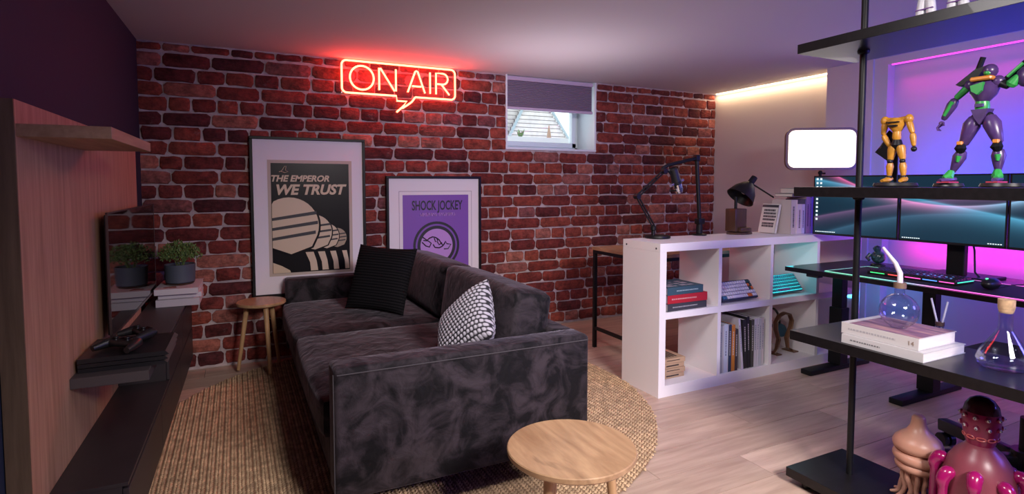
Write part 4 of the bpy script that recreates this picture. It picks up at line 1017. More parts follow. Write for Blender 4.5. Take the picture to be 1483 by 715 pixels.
link('ear_cup', MB().lathe([(0, 0), (0.035, 0), (0.042, 0.01), (0.040, 0.03), (0.025, 0.034), (0, 0.034)], (3.515, 2.76, 0.20), 20, axis=(-0.3, -1, 0), sy=1.2), mat('teal_cup', (0.02, 0.09, 0.14), 0.4), hp)
link('headband', MB().tube([(3.335+0.09*(1-math.cos(i/12*PI)), 2.755, 0.22+0.145*math.sin(i/12*PI)) for i in range(13)], 0.008, 8), M['black_plastic'], hp)

# ---------------------------------------------------------------- on top of the white shelf
mc = thing('microphone_boom', 'black jointed desk microphone boom on a round base, white shelf', 'microphone stand', (2.451, 2.80, ZT+0.0005))
YM = 2.80
link('base', MB().lathe([(0, ZT+0.0005), (0.078, ZT+0.0005), (0.082, ZT+0.006), (0.080, ZT+0.018), (0.020, ZT+0.022), (0, ZT+0.022)], (2.41, YM, 0), 36), M['black_metal'], mc)
link('swivel', MB().lathe([(0.012, ZT+0.02), (0.012, ZT+0.05), (0.018, ZT+0.055), (0.018, ZT+0.075), (0.009, ZT+0.085), (0, ZT+0.085)], (2.375, YM, 0), 14), M['black_metal'], mc)
dxm = -0.045
J0 = Vector((2.378, YM, ZT+0.075)); J1 = Vector((2.245, YM, 1.175)); J2 = Vector((2.455, YM, 1.335)); 
for (a, b, nm) in ((J0, J1, 'lower_arm'), (J1, J2, 'upper_arm')):
    n = (b-a).normalized().cross(Vector((0, 1, 0))); ar = MB().tube([a+n*0.008, b+n*0.008], 0.0055, 8).tube([a-n*0.008, b-n*0.008], 0.0055, 8)
    for q in (0.3, 0.7): ar.cyl(a.lerp(b, q)-Vector((0, 0.014, 0)), a.lerp(b, q)+Vector((0, 0.014, 0)), 0.004, n=8)
    link(nm, ar, M['black_metal'], mc)
for p in (J1, J2): link('joint', MB().cyl(p-Vector((0, 0.018, 0)), p+Vector((0, 0.018, 0)), 0.017, n=16), M['black_metal'], mc)
link('yoke', MB().tube([J2, J2+Vector((0.035, 0, 0.0)), Vector((2.535, YM, 1.30))], 0.006, 8).tube([(2.535, YM-0.03, 1.21), (2.52, YM, 1.21), (2.535, YM+0.03, 1.21)], 0.005, 8), M['black_metal'], mc)
mic = thing('microphone', 'black capsule microphone with silver grille hanging on the boom', 'microphone', (2.585, YM, 1.25))
ax = Vector((0.085, 0, -0.23)).normalized(); p0 = Vector((2.528, YM, 1.355))
link('body', MB().tube([p0, p0+ax*0.010, p0+ax*0.11], [0.020, 0.028, 0.030], 20), M['black_plastic'], mic)
link('grille', MB().tube([p0+ax*0.112, p0+ax*0.15, p0+ax*0.168, p0+ax*0.174], [0.0295, 0.0295, 0.024, 0.010], 20), M['chrome'], mic)
link('lower_ring', MB().tube([p0+ax*0.09, p0+ax*0.105], 0.032, 20), M['dark_armor'], mic)
for s_ in (-1, 1): link('mount_knob', MB().cyl(p0+ax*0.10+Vector((s_*0.030, 0, s_*0.01)), p0+ax*0.10+Vector((s_*0.052, 0, s_*0.018)), 0.012, n=12), M['chrome'], mic)
ba = thing('monitor_arm_stand', 'tall bent black tube arm clamped behind the microphone boom', 'stand', (2.85, 2.83, ZT+0.0005))
YP = 2.835
link('clamp_base', MB().lathe([(0, ZT+0.0005), (0.048, ZT+0.0005), (0.048, ZT+0.008), (0.022, ZT+0.015), (0.020, ZT+0.10), (0, ZT+0.10)], (2.80, YP, 0), 20), M['black_metal'], ba)
link('collar', MB().box(2.775, 2.83, YP-0.022, YP+0.022, ZT+0.075, ZT+0.115, 0.006, 2), M['black_metal'], ba)
link('post', MB().tube([(2.800, YP, ZT+0.09), (2.765, YP, 1.425)], 0.0135, 12), M['black_metal'], ba)
link('crossbar', MB().tube([(2.765, YP, 1.425), (2.52, YP, 1.375), (2.475, YP, 1.355), (2.47, YP, 1.325)], 0.0115, 12), M['black_metal'], ba)
link('elbow', MB().box(2.747, 2.783, YP-0.018, YP+0.018, 1.405, 1.448, 0.006, 2), M['black_metal'], ba)
# desk lamp
la = thing('desk_lamp', 'black cone desk lamp on a brown square wooden base', 'desk lamp', (3.14, 2.79, ZT+0.0005))
YL = 2.79
link('base_plate', MB().lathe([(0, ZT+0.0005), (0.098, ZT+0.0005), (0.100, ZT+0.006), (0.095, ZT+0.014), (0.055, ZT+0.020), (0, ZT+0.020)], (3.125, YL, 0), 32, sy=0.7), M['brass'], la)
link('wooden_block', MB().box(3.035, 3.145, YL-0.045, YL+0.045, ZT+0.020, 1.085, 0.006, 2), M['brass'], la)
link('block_foot', MB().box(3.060, 3.165, YL-0.075, YL-0.02, ZT+0.018, ZT+0.050, 0.012, 2), M['brass'], la)
link('stem', MB().cyl((3.085, YL, 1.08), (3.085, YL, 1.165), 0.010, n=12), M['black_metal'], la)
sd = Vector((-0.62, 0.10, -0.75)).normalized()   # opening direction of the shade
c0 = Vector((3.262, YL, 1.300))
q = MB().lathe([(0.021, 0.0), (0.023, -0.055), (0.045, -0.075), (0.078, -0.125), (0.098, -0.185), (0.094, -0.185), (0.072, -0.125), (0.040, -0.08), (0.0, -0.06)], (0, 0, 0), 32)
q.lathe([(0, 0.002), (0.021, 0.0)], (0, 0, 0), 32)
q.xf(Matrix.Translation(c0) @ Vector((0, 0, -1)).rotation_difference(sd).to_matrix().to_4x4())
link('shade', q, M['black_metal'], la)
qb = MB().ball((0, 0, 0), 0.028, 16); qb.xf(Matrix.Translation(c0+sd*0.12)); link('bulb', qb, M['white_model'], la)
link('lever_rod', MB().tube([(3.262, YL+0.01, 1.250), (3.47, YL+0.01, 1.158)], 0.006, 8), M['black_metal'], la)
# books on top, upright, spines to the front
YB2 = 2.60
x = 3.400
tops = [(0.050, 0.235, (0.55, 0.47, 0.48), 'tall beige'), (0.012, 0.235, (0.70, 0.60, 0.55), 'thin cream'), (0.045, 0.205, (0.62, 0.55, 0.62), 'white with black lettering'), (0.030, 0.205, (0.50, 0.47, 0.70), 'lilac'), (0.012, 0.24, (0.12, 0.10, 0.22), 'dark violet'),
        (0.038, 0.255, (0.42, 0.30, 0.38), 'rose'), (0.016, 0.250, (0.30, 0.25, 0.40), 'grey violet'), (0.040, 0.255, (0.20, 0.14, 0.62), 'deep blue violet')]
for k, (th, h, c, nm) in enumerate(tops):
    t = local('upright_book', '%s upright book on the white shelf beside the screens' % nm, 'book', (x, YB2, ZT+0.001), (0, 0, 0), 'upright books on top of the white shelf')
    w = 0.155
    link('cover', MB().box(0, 0.0022, 0, w, 0, h).box(th-0.0022, th, 0, w, 0, h).box(0, th, -0.0006, 0.0022, 0, h, 0.0006), colmat(c), t, org=(0, 0, 0), smooth=False)
    link('page_block', MB().box(0.0022, th-0.0022, 0.002, w-0.004, 0.003, h-0.003), M['paper'], t, org=(0, 0, 0), smooth=False)
    if th > 0.014:
        q = MB(); z = h*0.2; rs = random.Random(k+40)
        while z < h*0.8:
            l = rs.uniform(0.005, 0.010); q.box(th*0.35, th*0.65, -0.0012, -0.0004, z, z+l); z += l+0.003
        link('spine_lettering', q, colmat((0.06, 0.05, 0.09)), t, org=(0, 0, 0), smooth=False)
    x += th+0.001
    if x > 3.66: break
fbk = book('flat_book', 'grey book lying flat across the upright books on the white shelf', 0.30, 0.14, 0.022, colmat((0.13, 0.11, 0.11)), (3.43, 2.605, ZT+0.2575), (0, 0, 0.0), 'flat books above the upright books')
fbk.location = (3.415, 2.605, ZT+0.2575)
book('flat_book', 'blue grey book topmost on the white shelf beside the screens', 0.20, 0.13, 0.035, colmat((0.16, 0.22, 0.28)), (3.455, 2.607, ZT+0.2805), (0, 0, 0.0), 'flat books above the upright books')
lb = local('leaning_book', 'white covered book with dark lettering leaning on the upright books', 'book', (3.325, 2.805, ZT+0.0068), (math.radians(-13), 0, math.radians(-90)))
link('cover', MB().box(0, 0.135, 0, 0.002, 0, 0.205).box(0, 0.135, 0.022, 0.024, 0, 0.205).box(0.133, 0.135, 0, 0.024, 0, 0.205), colmat((0.70, 0.66, 0.66)), lb, org=(0, 0, 0), smooth=False)
link('page_block', MB().box(0.003, 0.133, 0.002, 0.022, 0.003, 0.202), M['paper'], lb, org=(0, 0, 0), smooth=False)
q = MB(); rs = random.Random(8)
q.box(0.002, 0.133, -0.0012, 0, 0.180, 0.198)
for j, zz_ in enumerate((0.152, 0.130, 0.108, 0.086, 0.058, 0.040)):
    xx = 0.022
    while xx < 0.115:
        l = rs.uniform(0.006, 0.012); q.box(xx, xx+l, -0.0012, 0, zz_, zz_+0.014); xx += l+0.003
link('cover_lettering', q, colmat((0.05, 0.045, 0.06)), lb, org=(0, 0, 0), smooth=False)

# ================================================================ desk corner
DZ = 0.72; DX0, DX1, DY0, DY1 = 3.190, 3.93, 0.45, 2.475
dk = thing('standing_desk', 'black height adjustable desk along the glowing wall', 'desk', (3.56, 1.6, 0))
link('desktop', MB().box(DX0, DX1, DY0, DY1, DZ-0.028, DZ, 0.002), M['black_wood'], dk, smooth=False)
for yy in (2.41, 1.85, 0.75):
    lg = link('leg', MB().box(3.62, 3.70, yy-0.045, yy+0.045, 0.034, 0.42, 0.003).box(3.63, 3.69, yy-0.035, yy+0.035, 0.42, DZ-0.07, 0.002), M['black_metal'], dk, smooth=False)
    link('foot', MB().box(3.335, 3.955, yy-0.038, yy+0.038, 0.0, 0.034, 0.006, 2), M['black_metal'], dk)
link('frame_rail', MB().box(3.58, 3.74, 0.7, 2.44, DZ-0.075, DZ-0.0285), M['black_metal'], dk, smooth=False)
link('control_panel', MB().box(3.20, 3.25, 2.25, 2.33, DZ-0.046, DZ-0.0285, 0.003), M['black_plastic'], dk, smooth=False)
# desk mat with glowing rim
mt = thing('desk_mat', 'black desk mat with a glowing green to pink rim', 'desk mat', (3.45, 1.75, DZ+0.0005))
MX0, MX1, MY0, MY1 = 3.215, 3.635, 1.24, 2.215
link('mat', MB().box(MX0, MX1, MY0, MY1, DZ+0.0005, DZ+0.0045, 0.001), mat('mat_cloth', (0.012, 0.011, 0.016), 0.8), mt, smooth=False)
def rimmat():
    m, nt, b = newmat('rgb_rim'); N = nt.nodes; L = nt.links
    g_ = N.new('ShaderNodeNewGeometry'); s_ = N.new('ShaderNodeSeparateXYZ'); L.new(g_.outputs['Position'], s_.inputs[0])
    mr = N.new('ShaderNodeMapRange'); L.new(s_.outputs['Y'], mr.inputs['Value']); mr.inputs['From Min'].default_value = 1.25; mr.inputs['From Max'].default_value = 2.2
    r_ = N.new('ShaderNodeValToRGB'); r_.color_ramp.elements[0].color = (0.9, 0.05, 0.6, 1); r_.color_ramp.elements[0].position = 0.35; r_.color_ramp.elements[1].color = (0.05, 0.6, 0.35, 1); r_.color_ramp.elements[1].position = 0.75
    e = r_.color_ramp.elements.new(0.55); e.color = (0.10, 0.5, 0.6, 1)
    L.new(mr.outputs[0], r_.inputs['Fac']); L.new(r_.outputs['Color'], b.inputs['Emission Color']); b.inputs['Emission Strength'].default_value = 1.3
    return m
RIM = rimmat()
link('glowing_rim', MB().tube([(MX0, MY0, DZ+0.0032), (MX1, MY0, DZ+0.0032), (MX1, MY1, DZ+0.0032), (MX0, MY1, DZ+0.0032)], 0.0026, 6, closed=True), RIM, mt)
rgb = [emit('rgb_key_light', c, 1.3) for c in ((0.05, 0.7, 0.2), (0.9, 0.08, 0.08), (0.9, 0.1, 0.5), (0.1, 0.3, 0.95), (0.8, 0.1, 0.5))]
kb = keyboard('gaming_keyboard', 'full size black keyboard with rainbow lights on the desk mat', 0.46, 0.175, M['black_plastic'], mat('black_keycap', (0.02, 0.02, 0.028), 0.35), (3.335, 2.035, DZ+0.0055), (0, 0, math.radians(-90)), 20, 6, kh=0.010)
for i, (a, b) in enumerate(((0.02, 0.10), (0.12, 0.19), (0.21, 0.29), (0.30, 0.37), (0.38, 0.45))):
    link('edge_light', MB().box(a, b, -0.001, 0.003, 0.009, 0.014), rgb[i], kb, org=(0, 0, 0), smooth=False)
link('edge_light', MB().box(0.4585, 0.462, 0.01, 0.165, 0.012, 0.017), emit('green_cyan_light', (0.05, 0.7, 0.4), 1.3), kb, org=(0, 0, 0), smooth=False)
gl = MB()
for i in range(10): gl.box(0.25+0.018*i, 0.259+0.018*i, 0.035+0.03*(i % 3), 0.041+0.03*(i % 3), 0.030, 0.0312)
link('key_glow', gl, emit('blue_key_glow', (0.2, 0.45, 1.0), 1.0), kb, org=(0, 0, 0), smooth=False)
ms = thing('computer_mouse', 'black mouse with a green glowing wheel on the desk mat', 'mouse', (3.36, 1.44, DZ+0.005))
link('shell', MB().ball((3.375, 1.445, DZ+0.0355), 0.035, 20, (1.75, 1.0, 0.85)), M['black_plastic'], ms)
link('scroll_wheel', MB().ball((3.345, 1.449, DZ+0.062), 0.007, 10, (1.6, 0.8, 0.5)), emit('green_wheel', (0.1, 0.8, 0.3), 2.0), ms)
cb = link('mouse_cable', MB().tube([(3.43, 1.44, DZ+0.008), (3.52, 1.42, DZ+0.02), (3.58, 1.36, DZ+0.03), (3.63, 1.24, DZ+0.03), (3.66, 1.05, DZ+0.008)], 0.0025, 6), M['black_plastic']); tag(cb, 'thin black cable curling over the desk behind the mouse', 'cable')
sk = thing('desk_figurine', 'small teal and dark glossy bust figurine on the desk', 'figurine', (3.72, 2.20, DZ+0.0005))
mk = mat('dark_teal_resin', (0.03, 0.07, 0.09), 0.3, coat=0.5, var=0.6, vscale=60)
link('plinth', MB().lathe([(0, DZ+0.0005), (0.042, DZ+0.0005), (0.042, DZ+0.014), (0.034, DZ+0.02), (0, DZ+0.02)], (3.72, 2.20, 0), 20), M['black_plastic'], sk)
bd = MB().ball((3.72, 2.20, DZ+0.062), 0.040, 16, (0.95, 1.05, 1.05)); link('body', bd, mk, sk)
hd = MB().ball((3.715, 2.205, DZ+0.115), 0.023, 14).ball((3.695, 2.212, DZ+0.118), 0.009, 8).ball((3.695, 2.196, DZ+0.118), 0.009, 8); link('head', hd, mk, sk)
for s_ in (-1, 1): link('arm', MB().tube([(3.70, 2.20+s_*0.038, DZ+0.08), (3.685, 2.20+s_*0.05, DZ+0.055), (3.675, 2.20+s_*0.03, DZ+0.04)], [0.012, 0.012, 0.009], 8), mk, sk)
ph = link('phone', MB().box(3.70, 3.78, 1.92, 2.06, DZ+0.0005, DZ+0.010, 0.003, 2), M['black_plastic']); tag(ph, 'black phone lying flat behind the keyboard on the desk', 'phone')
# monitors
MZ0, MZ1 = 0.917, 1.307
def monitor(label, ya, yb, xa, xb):
    # screen from (xa, ya) to (xb, yb), ya > yb (left to right in view)
    w = math.hypot(ya-yb, xb-xa); ang = math.atan2(yb-ya, xb-xa)
    t = local('monitor', label, 'monitor', (xa, ya, MZ0), (0, 0, ang), 'three monitors on the triple stand')
    h = MZ1-MZ0; bz = 0.008
    link('back_shell', MB().box(0.002, w-0.002, 0.006, 0.035, 0.001, h-0.001, 0.006, 2), M['black_plastic'], t, org=(0, 0, 0))
    link('bezel', MB().box(0, w, -0.003, 0.008, 0, bz*1.6).box(0, w, -0.003, 0.008, h-bz, h).box(0, bz, -0.003, 0.008, 0, h).box(w-bz, w, -0.003, 0.008, 0, h), M['black_plastic'], t, org=(0, 0, 0), smooth=False)
    link('screen', MB().box(bz, w-bz, -0.0015, 0.006, bz*1.6, h-bz), M['screen'], t, org=(0, 0, 0), smooth=False)
    return t, w, h
icon = emit('icon_white', (0.75, 0.9, 0.9), 0.8)
mo, w, h = monitor('left monitor showing a dark blue wallpaper with a column of icons', 2.500, 1.990, 3.490, 3.548)
ic = MB()
for k in range(11):
    z = h-0.028-k*0.0265; ic.box(0.018, 0.030, -0.0024, -0.0014, z, z+0.013)
    if k < 4: ic.box(0.042, 0.054, -0.0024, -0.0014, z, z+0.013)
for k in range(12): ic.box(0.018+0.011*k, 0.025+0.011*k, -0.0024, -0.0014, 0.0185, 0.0235)
o = link('desktop_icons', ic, icon, mo, org=(0, 0, 0), smooth=False); o['kind'] = 'stuff'
mo, w, h = monitor('middle monitor showing a pink and cyan ribbon wallpaper', 1.984, 1.466, 3.548, 3.560)
ic = MB()
for k in range(9): ic.box(0.018+0.011*k, 0.025+0.011*k, -0.0024, -0.0014, 0.0185, 0.0235)
for k in range(6): ic.box(w-0.08+0.011*k, w-0.073+0.011*k, -0.0024, -0.0014, 0.0185, 0.0235)
o = link('desktop_icons', ic, icon, mo, org=(0, 0, 0), smooth=False); o['kind'] = 'stuff'
monitor('right monitor at the picture edge showing blue light ribbons', 1.460, 0.960, 3.558, 3.480)
sta = thing('monitor_stand', 'black triple monitor stand with a wide flat post on the desk', 'monitor stand', (3.68, 1.74, DZ+0.0005))
link('post', MB().box(3.66, 3.70, 1.695, 1.785, DZ+0.014, 1.16, 0.004), M['black_metal'], sta, smooth=False)
link('base', MB().box(3.64, 3.86, 1.58, 1.90, DZ+0.0005, DZ+0.014, 0.003), M['black_metal'], sta, smooth=False)
link('crossbar', MB().box(3.635, 3.66, 1.10, 2.36, 1.09, 1.14, 0.003), M['black_metal'], sta, smooth=False)
link('cable', MB().tube([(3.71, 1.70, 1.0), (3.73, 1.68, 0.88), (3.70, 1.66, 0.76), (3.72, 1.64, DZ+0.005)], 0.005, 8), M['black_plastic'], sta)
# panel light
pc = Vector((3.885, 2.73, 1.512)); ang = math.radians(-33)
pn = local('panel_light', 'bright rounded rectangular light panel on a thin pole behind the screens', 'studio light', (pc.x, pc.y, ZT+0.0005), (0, 0, ang))
def rrect(w, h, r, n=6):
    out = []
    for cx, cz, a in ((w/2-r, h/2-r, 0), (-w/2+r, h/2-r, 90), (-w/2+r, -h/2+r, 180), (w/2-r, -h/2+r, 270)): out += arc(cx, cz, r, a, a+90, n)
    return out
zc = pc.z-(ZT+0.0005)
q = MB().prism(rrect(0.505, 0.310, 0.062), 0.03, 'XZ', 0.0); q.xf(Matrix.Translation((0, 0, zc))); link('housing', q, M['panel_rim'], pn, org=(0, 0, 0), angle=50)
q = MB().prism(rrect(0.468, 0.273, 0.046), -0.004, 'XZ', 0.0005); q.xf(Matrix.Translation((0, 0, zc))); link('diffuser', q, M['panel_light'], pn, org=(0, 0, 0), angle=50)
link('ball_head', MB().ball((0, 0.015, zc-0.175), 0.016, 12).cyl((0, 0.015, zc-0.16), (0, 0.015, zc-0.20), 0.010, n=12).cyl((0, 0.015, zc-0.180), (0.035, 0.015, zc-0.180), 0.006, n=8), M['black_metal'], pn, org=(0, 0, 0))
link('pole', MB().cyl((0, 0.015, 0.01), (0, 0.015, zc-0.19), 0.009, n=12), M['black_metal'], pn, org=(0, 0, 0))
link('base', MB().lathe([(0, 0), (0.05, 0), (0.05, 0.01), (0, 0.012)], (0, 0.015, 0), 20), M['black_metal'], pn, org=(0, 0, 0))
# led strips as real objects
o = link('led_strip', MB().box(4.425, 4.438, 2.97, 4.285, CZ-0.008, CZ-0.001), M['warm_led'], smooth=False); tag(o, 'warm white light strip along the ceiling edge of the right wall', 'light strip')
o = link('led_strip', MB().box(NX+0.010, NX+0.022, NY0+0.02, NY1-0.02, NZ1-0.008, NZ1-0.001), M['magenta_led'], smooth=False); tag(o, 'magenta light strip along the top of the wall niche', 'light strip')
o = link('led_strip', MB().box(DX1+0.001, DX1+0.008, 0.6, 2.35, DZ-0.020, DZ-0.008), M['magenta_led'], smooth=False); tag(o, 'magenta light strip along the rear edge of the black desk', 'light strip')

# office chair behind the display shelf
ch = thing('office_chair', 'black office chair with five spoke base behind the display shelf', 'chair', (2.88, 1.08, 0))
cx, cy = 2.88, 1.08
link('gas_column', MB().cyl((cx, cy, 0.09), (cx, cy, 0.30), 0.030, n=20).cyl((cx, cy, 0.30), (cx, cy, 0.44), 0.018, n=16), M['black_metal'], ch)
link('hub', MB().cyl((cx, cy, 0.085), (cx, cy, 0.165), 0.055, n=20), M['black_plastic'], ch)
for k in range(5):
    a = math.radians(68+72*k); d = Vector((math.cos(a), math.sin(a), 0)); n = Vector((-d.y, d.x, 0))
    q = MB().box(0, 0.42, -0.026, 0.026, -0.028, 0.028, 0.008, 2); 
    q.xf(Matrix.Translation((cx, cy, 0.120)) @ Matrix.Rotation(a, 4, 'Z') @ Matrix.Rotation(math.radians(3), 4, 'Y'))
    link('spoke', q, M['black_plastic'], ch)
    p = Vector((cx, cy, 0.032))+d*0.395
    link('caster', MB().cyl(p-n*0.028, p-n*0.006, 0.031, n=18).cyl(p+n*0.006, p+n*0.028, 0.031, n=18).cyl(p, p+Vector((0, 0, 0.06)), 0.008, n=8), M['black_plastic'], ch)
link('seat_pan', MB().box(cx-0.24, cx+0.24, cy-0.25, cy+0.25, 0.44, 0.465, 0.01, 2), M['black_plastic'], ch)
link('seat', cushion(cx-0.25, cx+0.25, cy-0.26, cy+0.26, 0.465, 0.535, 0.03, 0.01), mat('chair_fabric', (0.010, 0.010, 0.013), 0.85), ch)

# ================================================================ black display shelf
ds = thing('display_shelf', 'tall open black display shelf with round poles on the right', 'shelf unit', (2.225, 0.70, 0))
UX0, UX1, UY1, UY0 = 2.042, 2.409, 1.553, -0.45
ZS = [(0.033, 0.071), (0.612, 0.650), (1.202, 1.2395), (1.773, 1.810)]
for a, b in ZS: link('shelf_board', MB().box(UX0, UX1, UY0, UY1, a, b, 0.001), M['black_wood'], ds, smooth=False)
for yy in (1.400, -0.25):
    link('pole', MB().cyl((2.225, yy, 0.0), (2.225, yy, CZ-0.001), 0.0125, n=20), M['black_metal'], ds)
    for a, b in ZS:
        link('flange', MB().lathe([(0.0125, a-0.014), (0.020, a-0.010), (0.022, a-0.001)], (2.225, yy, 0), 20), M['black_metal'], ds)
for xx in (UX0+0.05, UX1-0.05):
    for yy in (UY1-0.06, UY0+0.06): link('foot', MB().cyl((xx, yy, 0.0), (xx, yy, 0.033), 0.018, n=16), M['black_plastic'], ds)
T2 = 0.6505
b1 = book('large_book', 'white hardback lower book of the pair on the display shelf', 0.285, 0.262, 0.033, colmat((0.50, 0.49, 0.50), 0.4), (2.058, 1.343, T2), (0, 0, math.radians(-90)), 'pair of white books on the display shelf', (0.12, 0.50), (0.16, 0.16, 0.17))
b2 = book('large_book', 'thick white book with sunset coloured cover under the round flask', 0.272, 0.232, 0.042, colmat((0.52, 0.50, 0.50), 0.4), (2.070, 1.352, T2+0.0338), (0, 0, math.radians(-90)), 'pair of white books on the display shelf', (0.10, 0.72), (0.35, 0.34, 0.36))
def sunset():
    m, nt, b = newmat('sunset_cover'); N = nt.nodes; L = nt.links
    tc = N.new('ShaderNodeTexCoord'); mp = N.new('ShaderNodeMapping'); mp.inputs['Scale'].default_value = (3, 16, 1); mp.inputs['Rotation'].default_value = (0, 0, 0.3)
    n = N.new('ShaderNodeTexNoise'); n.inputs['Scale'].default_value = 1.6; n.inputs['Detail'].default_value = 5; L.new(tc.outputs['Object'], mp.inputs[0]); L.new(mp.outputs[0], n.inputs['Vector'])
    r = N.new('ShaderNodeValToRGB'); r.color_ramp.elements[0].color = (0.06, 0.03, 0.05, 1); r.color_ramp.elements[0].position = 0.3; r.color_ramp.elements[1].color = (0.62, 0.36, 0.26, 1); r.color_ramp.elements[1].position = 0.7
    e = r.color_ramp.elements.new(0.5); e.color = (0.26, 0.14, 0.20, 1); L.new(n.outputs['Fac'], r.inputs['Fac']); L.new(r.outputs['Color'], b.inputs['Base Color']); b.inputs['Roughness'].default_value = 0.3
    return m
link('cover_picture', MB().box(0.028, 0.270, 0.004, 0.228, 0.042, 0.0426), sunset(), b2, org=(0, 0, 0), smooth=False)
text('spine_number', '14', 0.022, colmat((0.25, 0.18, 0.14)), b2, (0.247, -0.0012, 0.013), (PI/2, 0, 0), ext=0.0003)
# glassware
def shell(prof, th=0.0016):
    return prof+[(max(0.0, r-th), z) for r, z in reversed(prof) if r > th]
BX, BY = 2.165, 1.200; BZ = T2+0.0338+0.0432
fk = thing('round_flask', 'round bottomed clear glass flask with long curved tube on the books', 'flask', (BX, BY, BZ))
pr = [(0.0, 0.0008), (0.026, 0.0016)]+[(0.063*math.sin(math.radians(a)), 0.063-0.063*math.cos(math.radians(a))) for a in range(28, 165, 8)]+[(0.0165, 0.128), (0.0165, 0.162), (0.0185, 0.164)]
link('glass_bulb', MB().lathe(shell(pr), (BX, BY, BZ), 40), M['glass'], fk, angle=60)
link('cork_band', MB().lathe([(0.0168, 0.146), (0.020, 0.146), (0.020, 0.166), (0.0, 0.166)], (BX, BY, BZ), 24), mat('brown_cap', (0.16, 0.10, 0.07), 0.5), fk)
link('curved_tube', MB().tube([(BX, BY, BZ+0.165), (BX+0.002, BY+0.002, BZ+0.200), (BX, BY+0.018, BZ+0.235), (BX, BY+0.042, BZ+0.262), (BX, BY+0.064, BZ+0.288)], [0.0095, 0.009, 0.0075, 0.0062, 0.005], 12), mat('frosted_glass', (0.62, 0.58, 0.66), 0.25), fk)
s2 = thing('reed_bottle', 'tiny round glass bottle holding two glass rods behind the books', 'bottle', (2.345, 1.155, T2))
link('glass_bottle', MB().lathe(shell([(0, 0.0005), (0.034, 0.001), (0.040, 0.012), (0.036, 0.03), (0.022, 0.048), (0.014, 0.062), (0.013, 0.085), (0.0145, 0.087)]), (2.345, 1.155, T2), 28), M['glass'], s2, angle=60)
link('stopper', MB().lathe([(0, 0.104), (0.0145, 0.104), (0.0145, 0.118), (0, 0.118)], (2.345, 1.155, T2-0.030), 16), mat('brown_stopper', (0.06, 0.03, 0.025), 0.5), s2)
link('glass_rod', MB().cyl((2.345, 1.158, T2+0.06), (2.345, 1.187, T2+0.172), 0.0035, n=8), mat('frosted_rod', (0.45, 0.45, 0.62), 0.25), s2)
link('glass_rod', MB().cyl((2.345, 1.152, T2+0.06), (2.345, 1.132, T2+0.168), 0.0035, n=8), mat('frosted_rod', (0.45, 0.45, 0.62), 0.25), s2)
EXx, EYy = 2.235, 0.912
ef = thing('conical_flask', 'large conical clear glass flask with cork on the display shelf', 'flask', (EXx, EYy, T2))
link('glass_body', MB().lathe(shell([(0, 0.0006), (0.055, 0.001), (0.070, 0.010), (0.074, 0.030), (0.066, 0.055), (0.022, 0.125), (0.0195, 0.140), (0.0195, 0.195), (0.023, 0.197), (0.023, 0.200)]), (EXx, EYy, T2), 44), M['glass'], ef, angle=60)
link('cork', MB().lathe([(0, 0.184), (0.0180, 0.184), (0.0225, 0.2005), (0.023, 0.228), (0, 0.228)], (EXx, EYy, T2), 24), M['cork'], ef)

# ---- posed model figures (plain generic robots)
def seg(m, a, b, r0, r1, n=12, mid=None):
    a = Vector(a); b = Vector(b); rm = mid or (max(r0, r1)*1.12)
    pts = [a, a.lerp(b, 0.06), a.lerp(b, 0.30), a.lerp(b, 0.65), a.lerp(b, 0.94), b]
    rs_ = [r0*0.6, r0, rm, (rm+r1)/2, r1, r1*0.6]
    m.tube(pts, rs_, n); return m
Z3 = 1.240
X0 = 2.20
yf = thing('robot_figure', 'ochre yellow headless robot model with a dark cape on the display shelf', 'figurine', (X0, 1.250, Z3))
def P(y, z, x=0.0): return (X0+x, y, Z3+z)
link('base', MB().lathe([(0, 0.0005), (0.070, 0.0005), (0.075, 0.006), (0.070, 0.016), (0, 0.018)], (X0, 1.250, Z3), 36, sx=0.8), M['black_plastic'], yf)
Ya = M['yellow_armor']
for s_, yh, yk, yfoot in ((1, 1.262, 1.270, 1.272), (-1, 1.236, 1.226, 1.222)):
    link('thigh', seg(MB(), P(yh, 0.155), P(yk, 0.100), 0.014, 0.010), Ya, yf)
    link('knee', MB().ball(P(yk, 0.096, -0.003), 0.010, 10), M['dark_armor'], yf)
    link('shin', seg(MB(), P(yk, 0.092), P(yfoot, 0.040), 0.010, 0.008, mid=0.013), Ya, yf)
    link('ankle', MB().ball(P(yfoot, 0.038), 0.010, 10), M['dark_armor'], yf)
    link('foot', MB().tube([P(yfoot, 0.032, 0.012), P(yfoot+s_*0.003, 0.028, -0.004), P(yfoot+s_*0.008, 0.0235, -0.032)], [0.010, 0.014, 0.007], 10, flat=0.75), Ya, yf)
link('pelvis', MB().tube([P(1.249, 0.138), P(1.249, 0.155), P(1.249, 0.175)], [0.007, 0.020, 0.014], 10), M['dark_armor'], yf)
link('waist', seg(MB(), P(1.250, 0.170), P(1.250, 0.215), 0.011, 0.013), Ya, yf)
link('chest', MB().tube([P(1.250, 0.205), P(1.251, 0.225), P(1.252, 0.243), P(1.252, 0.255)], [0.014, 0.028, 0.031, 0.016], 14), Ya, yf)
link('chest_vents', MB().box(X0-0.033, X0-0.022, 1.236, 1.266, Z3+0.222, Z3+0.228).box(X0-0.034, X0-0.022, 1.230, 1.272, Z3+0.236, Z3+0.240), M['dark_armor'], yf, smooth=False)
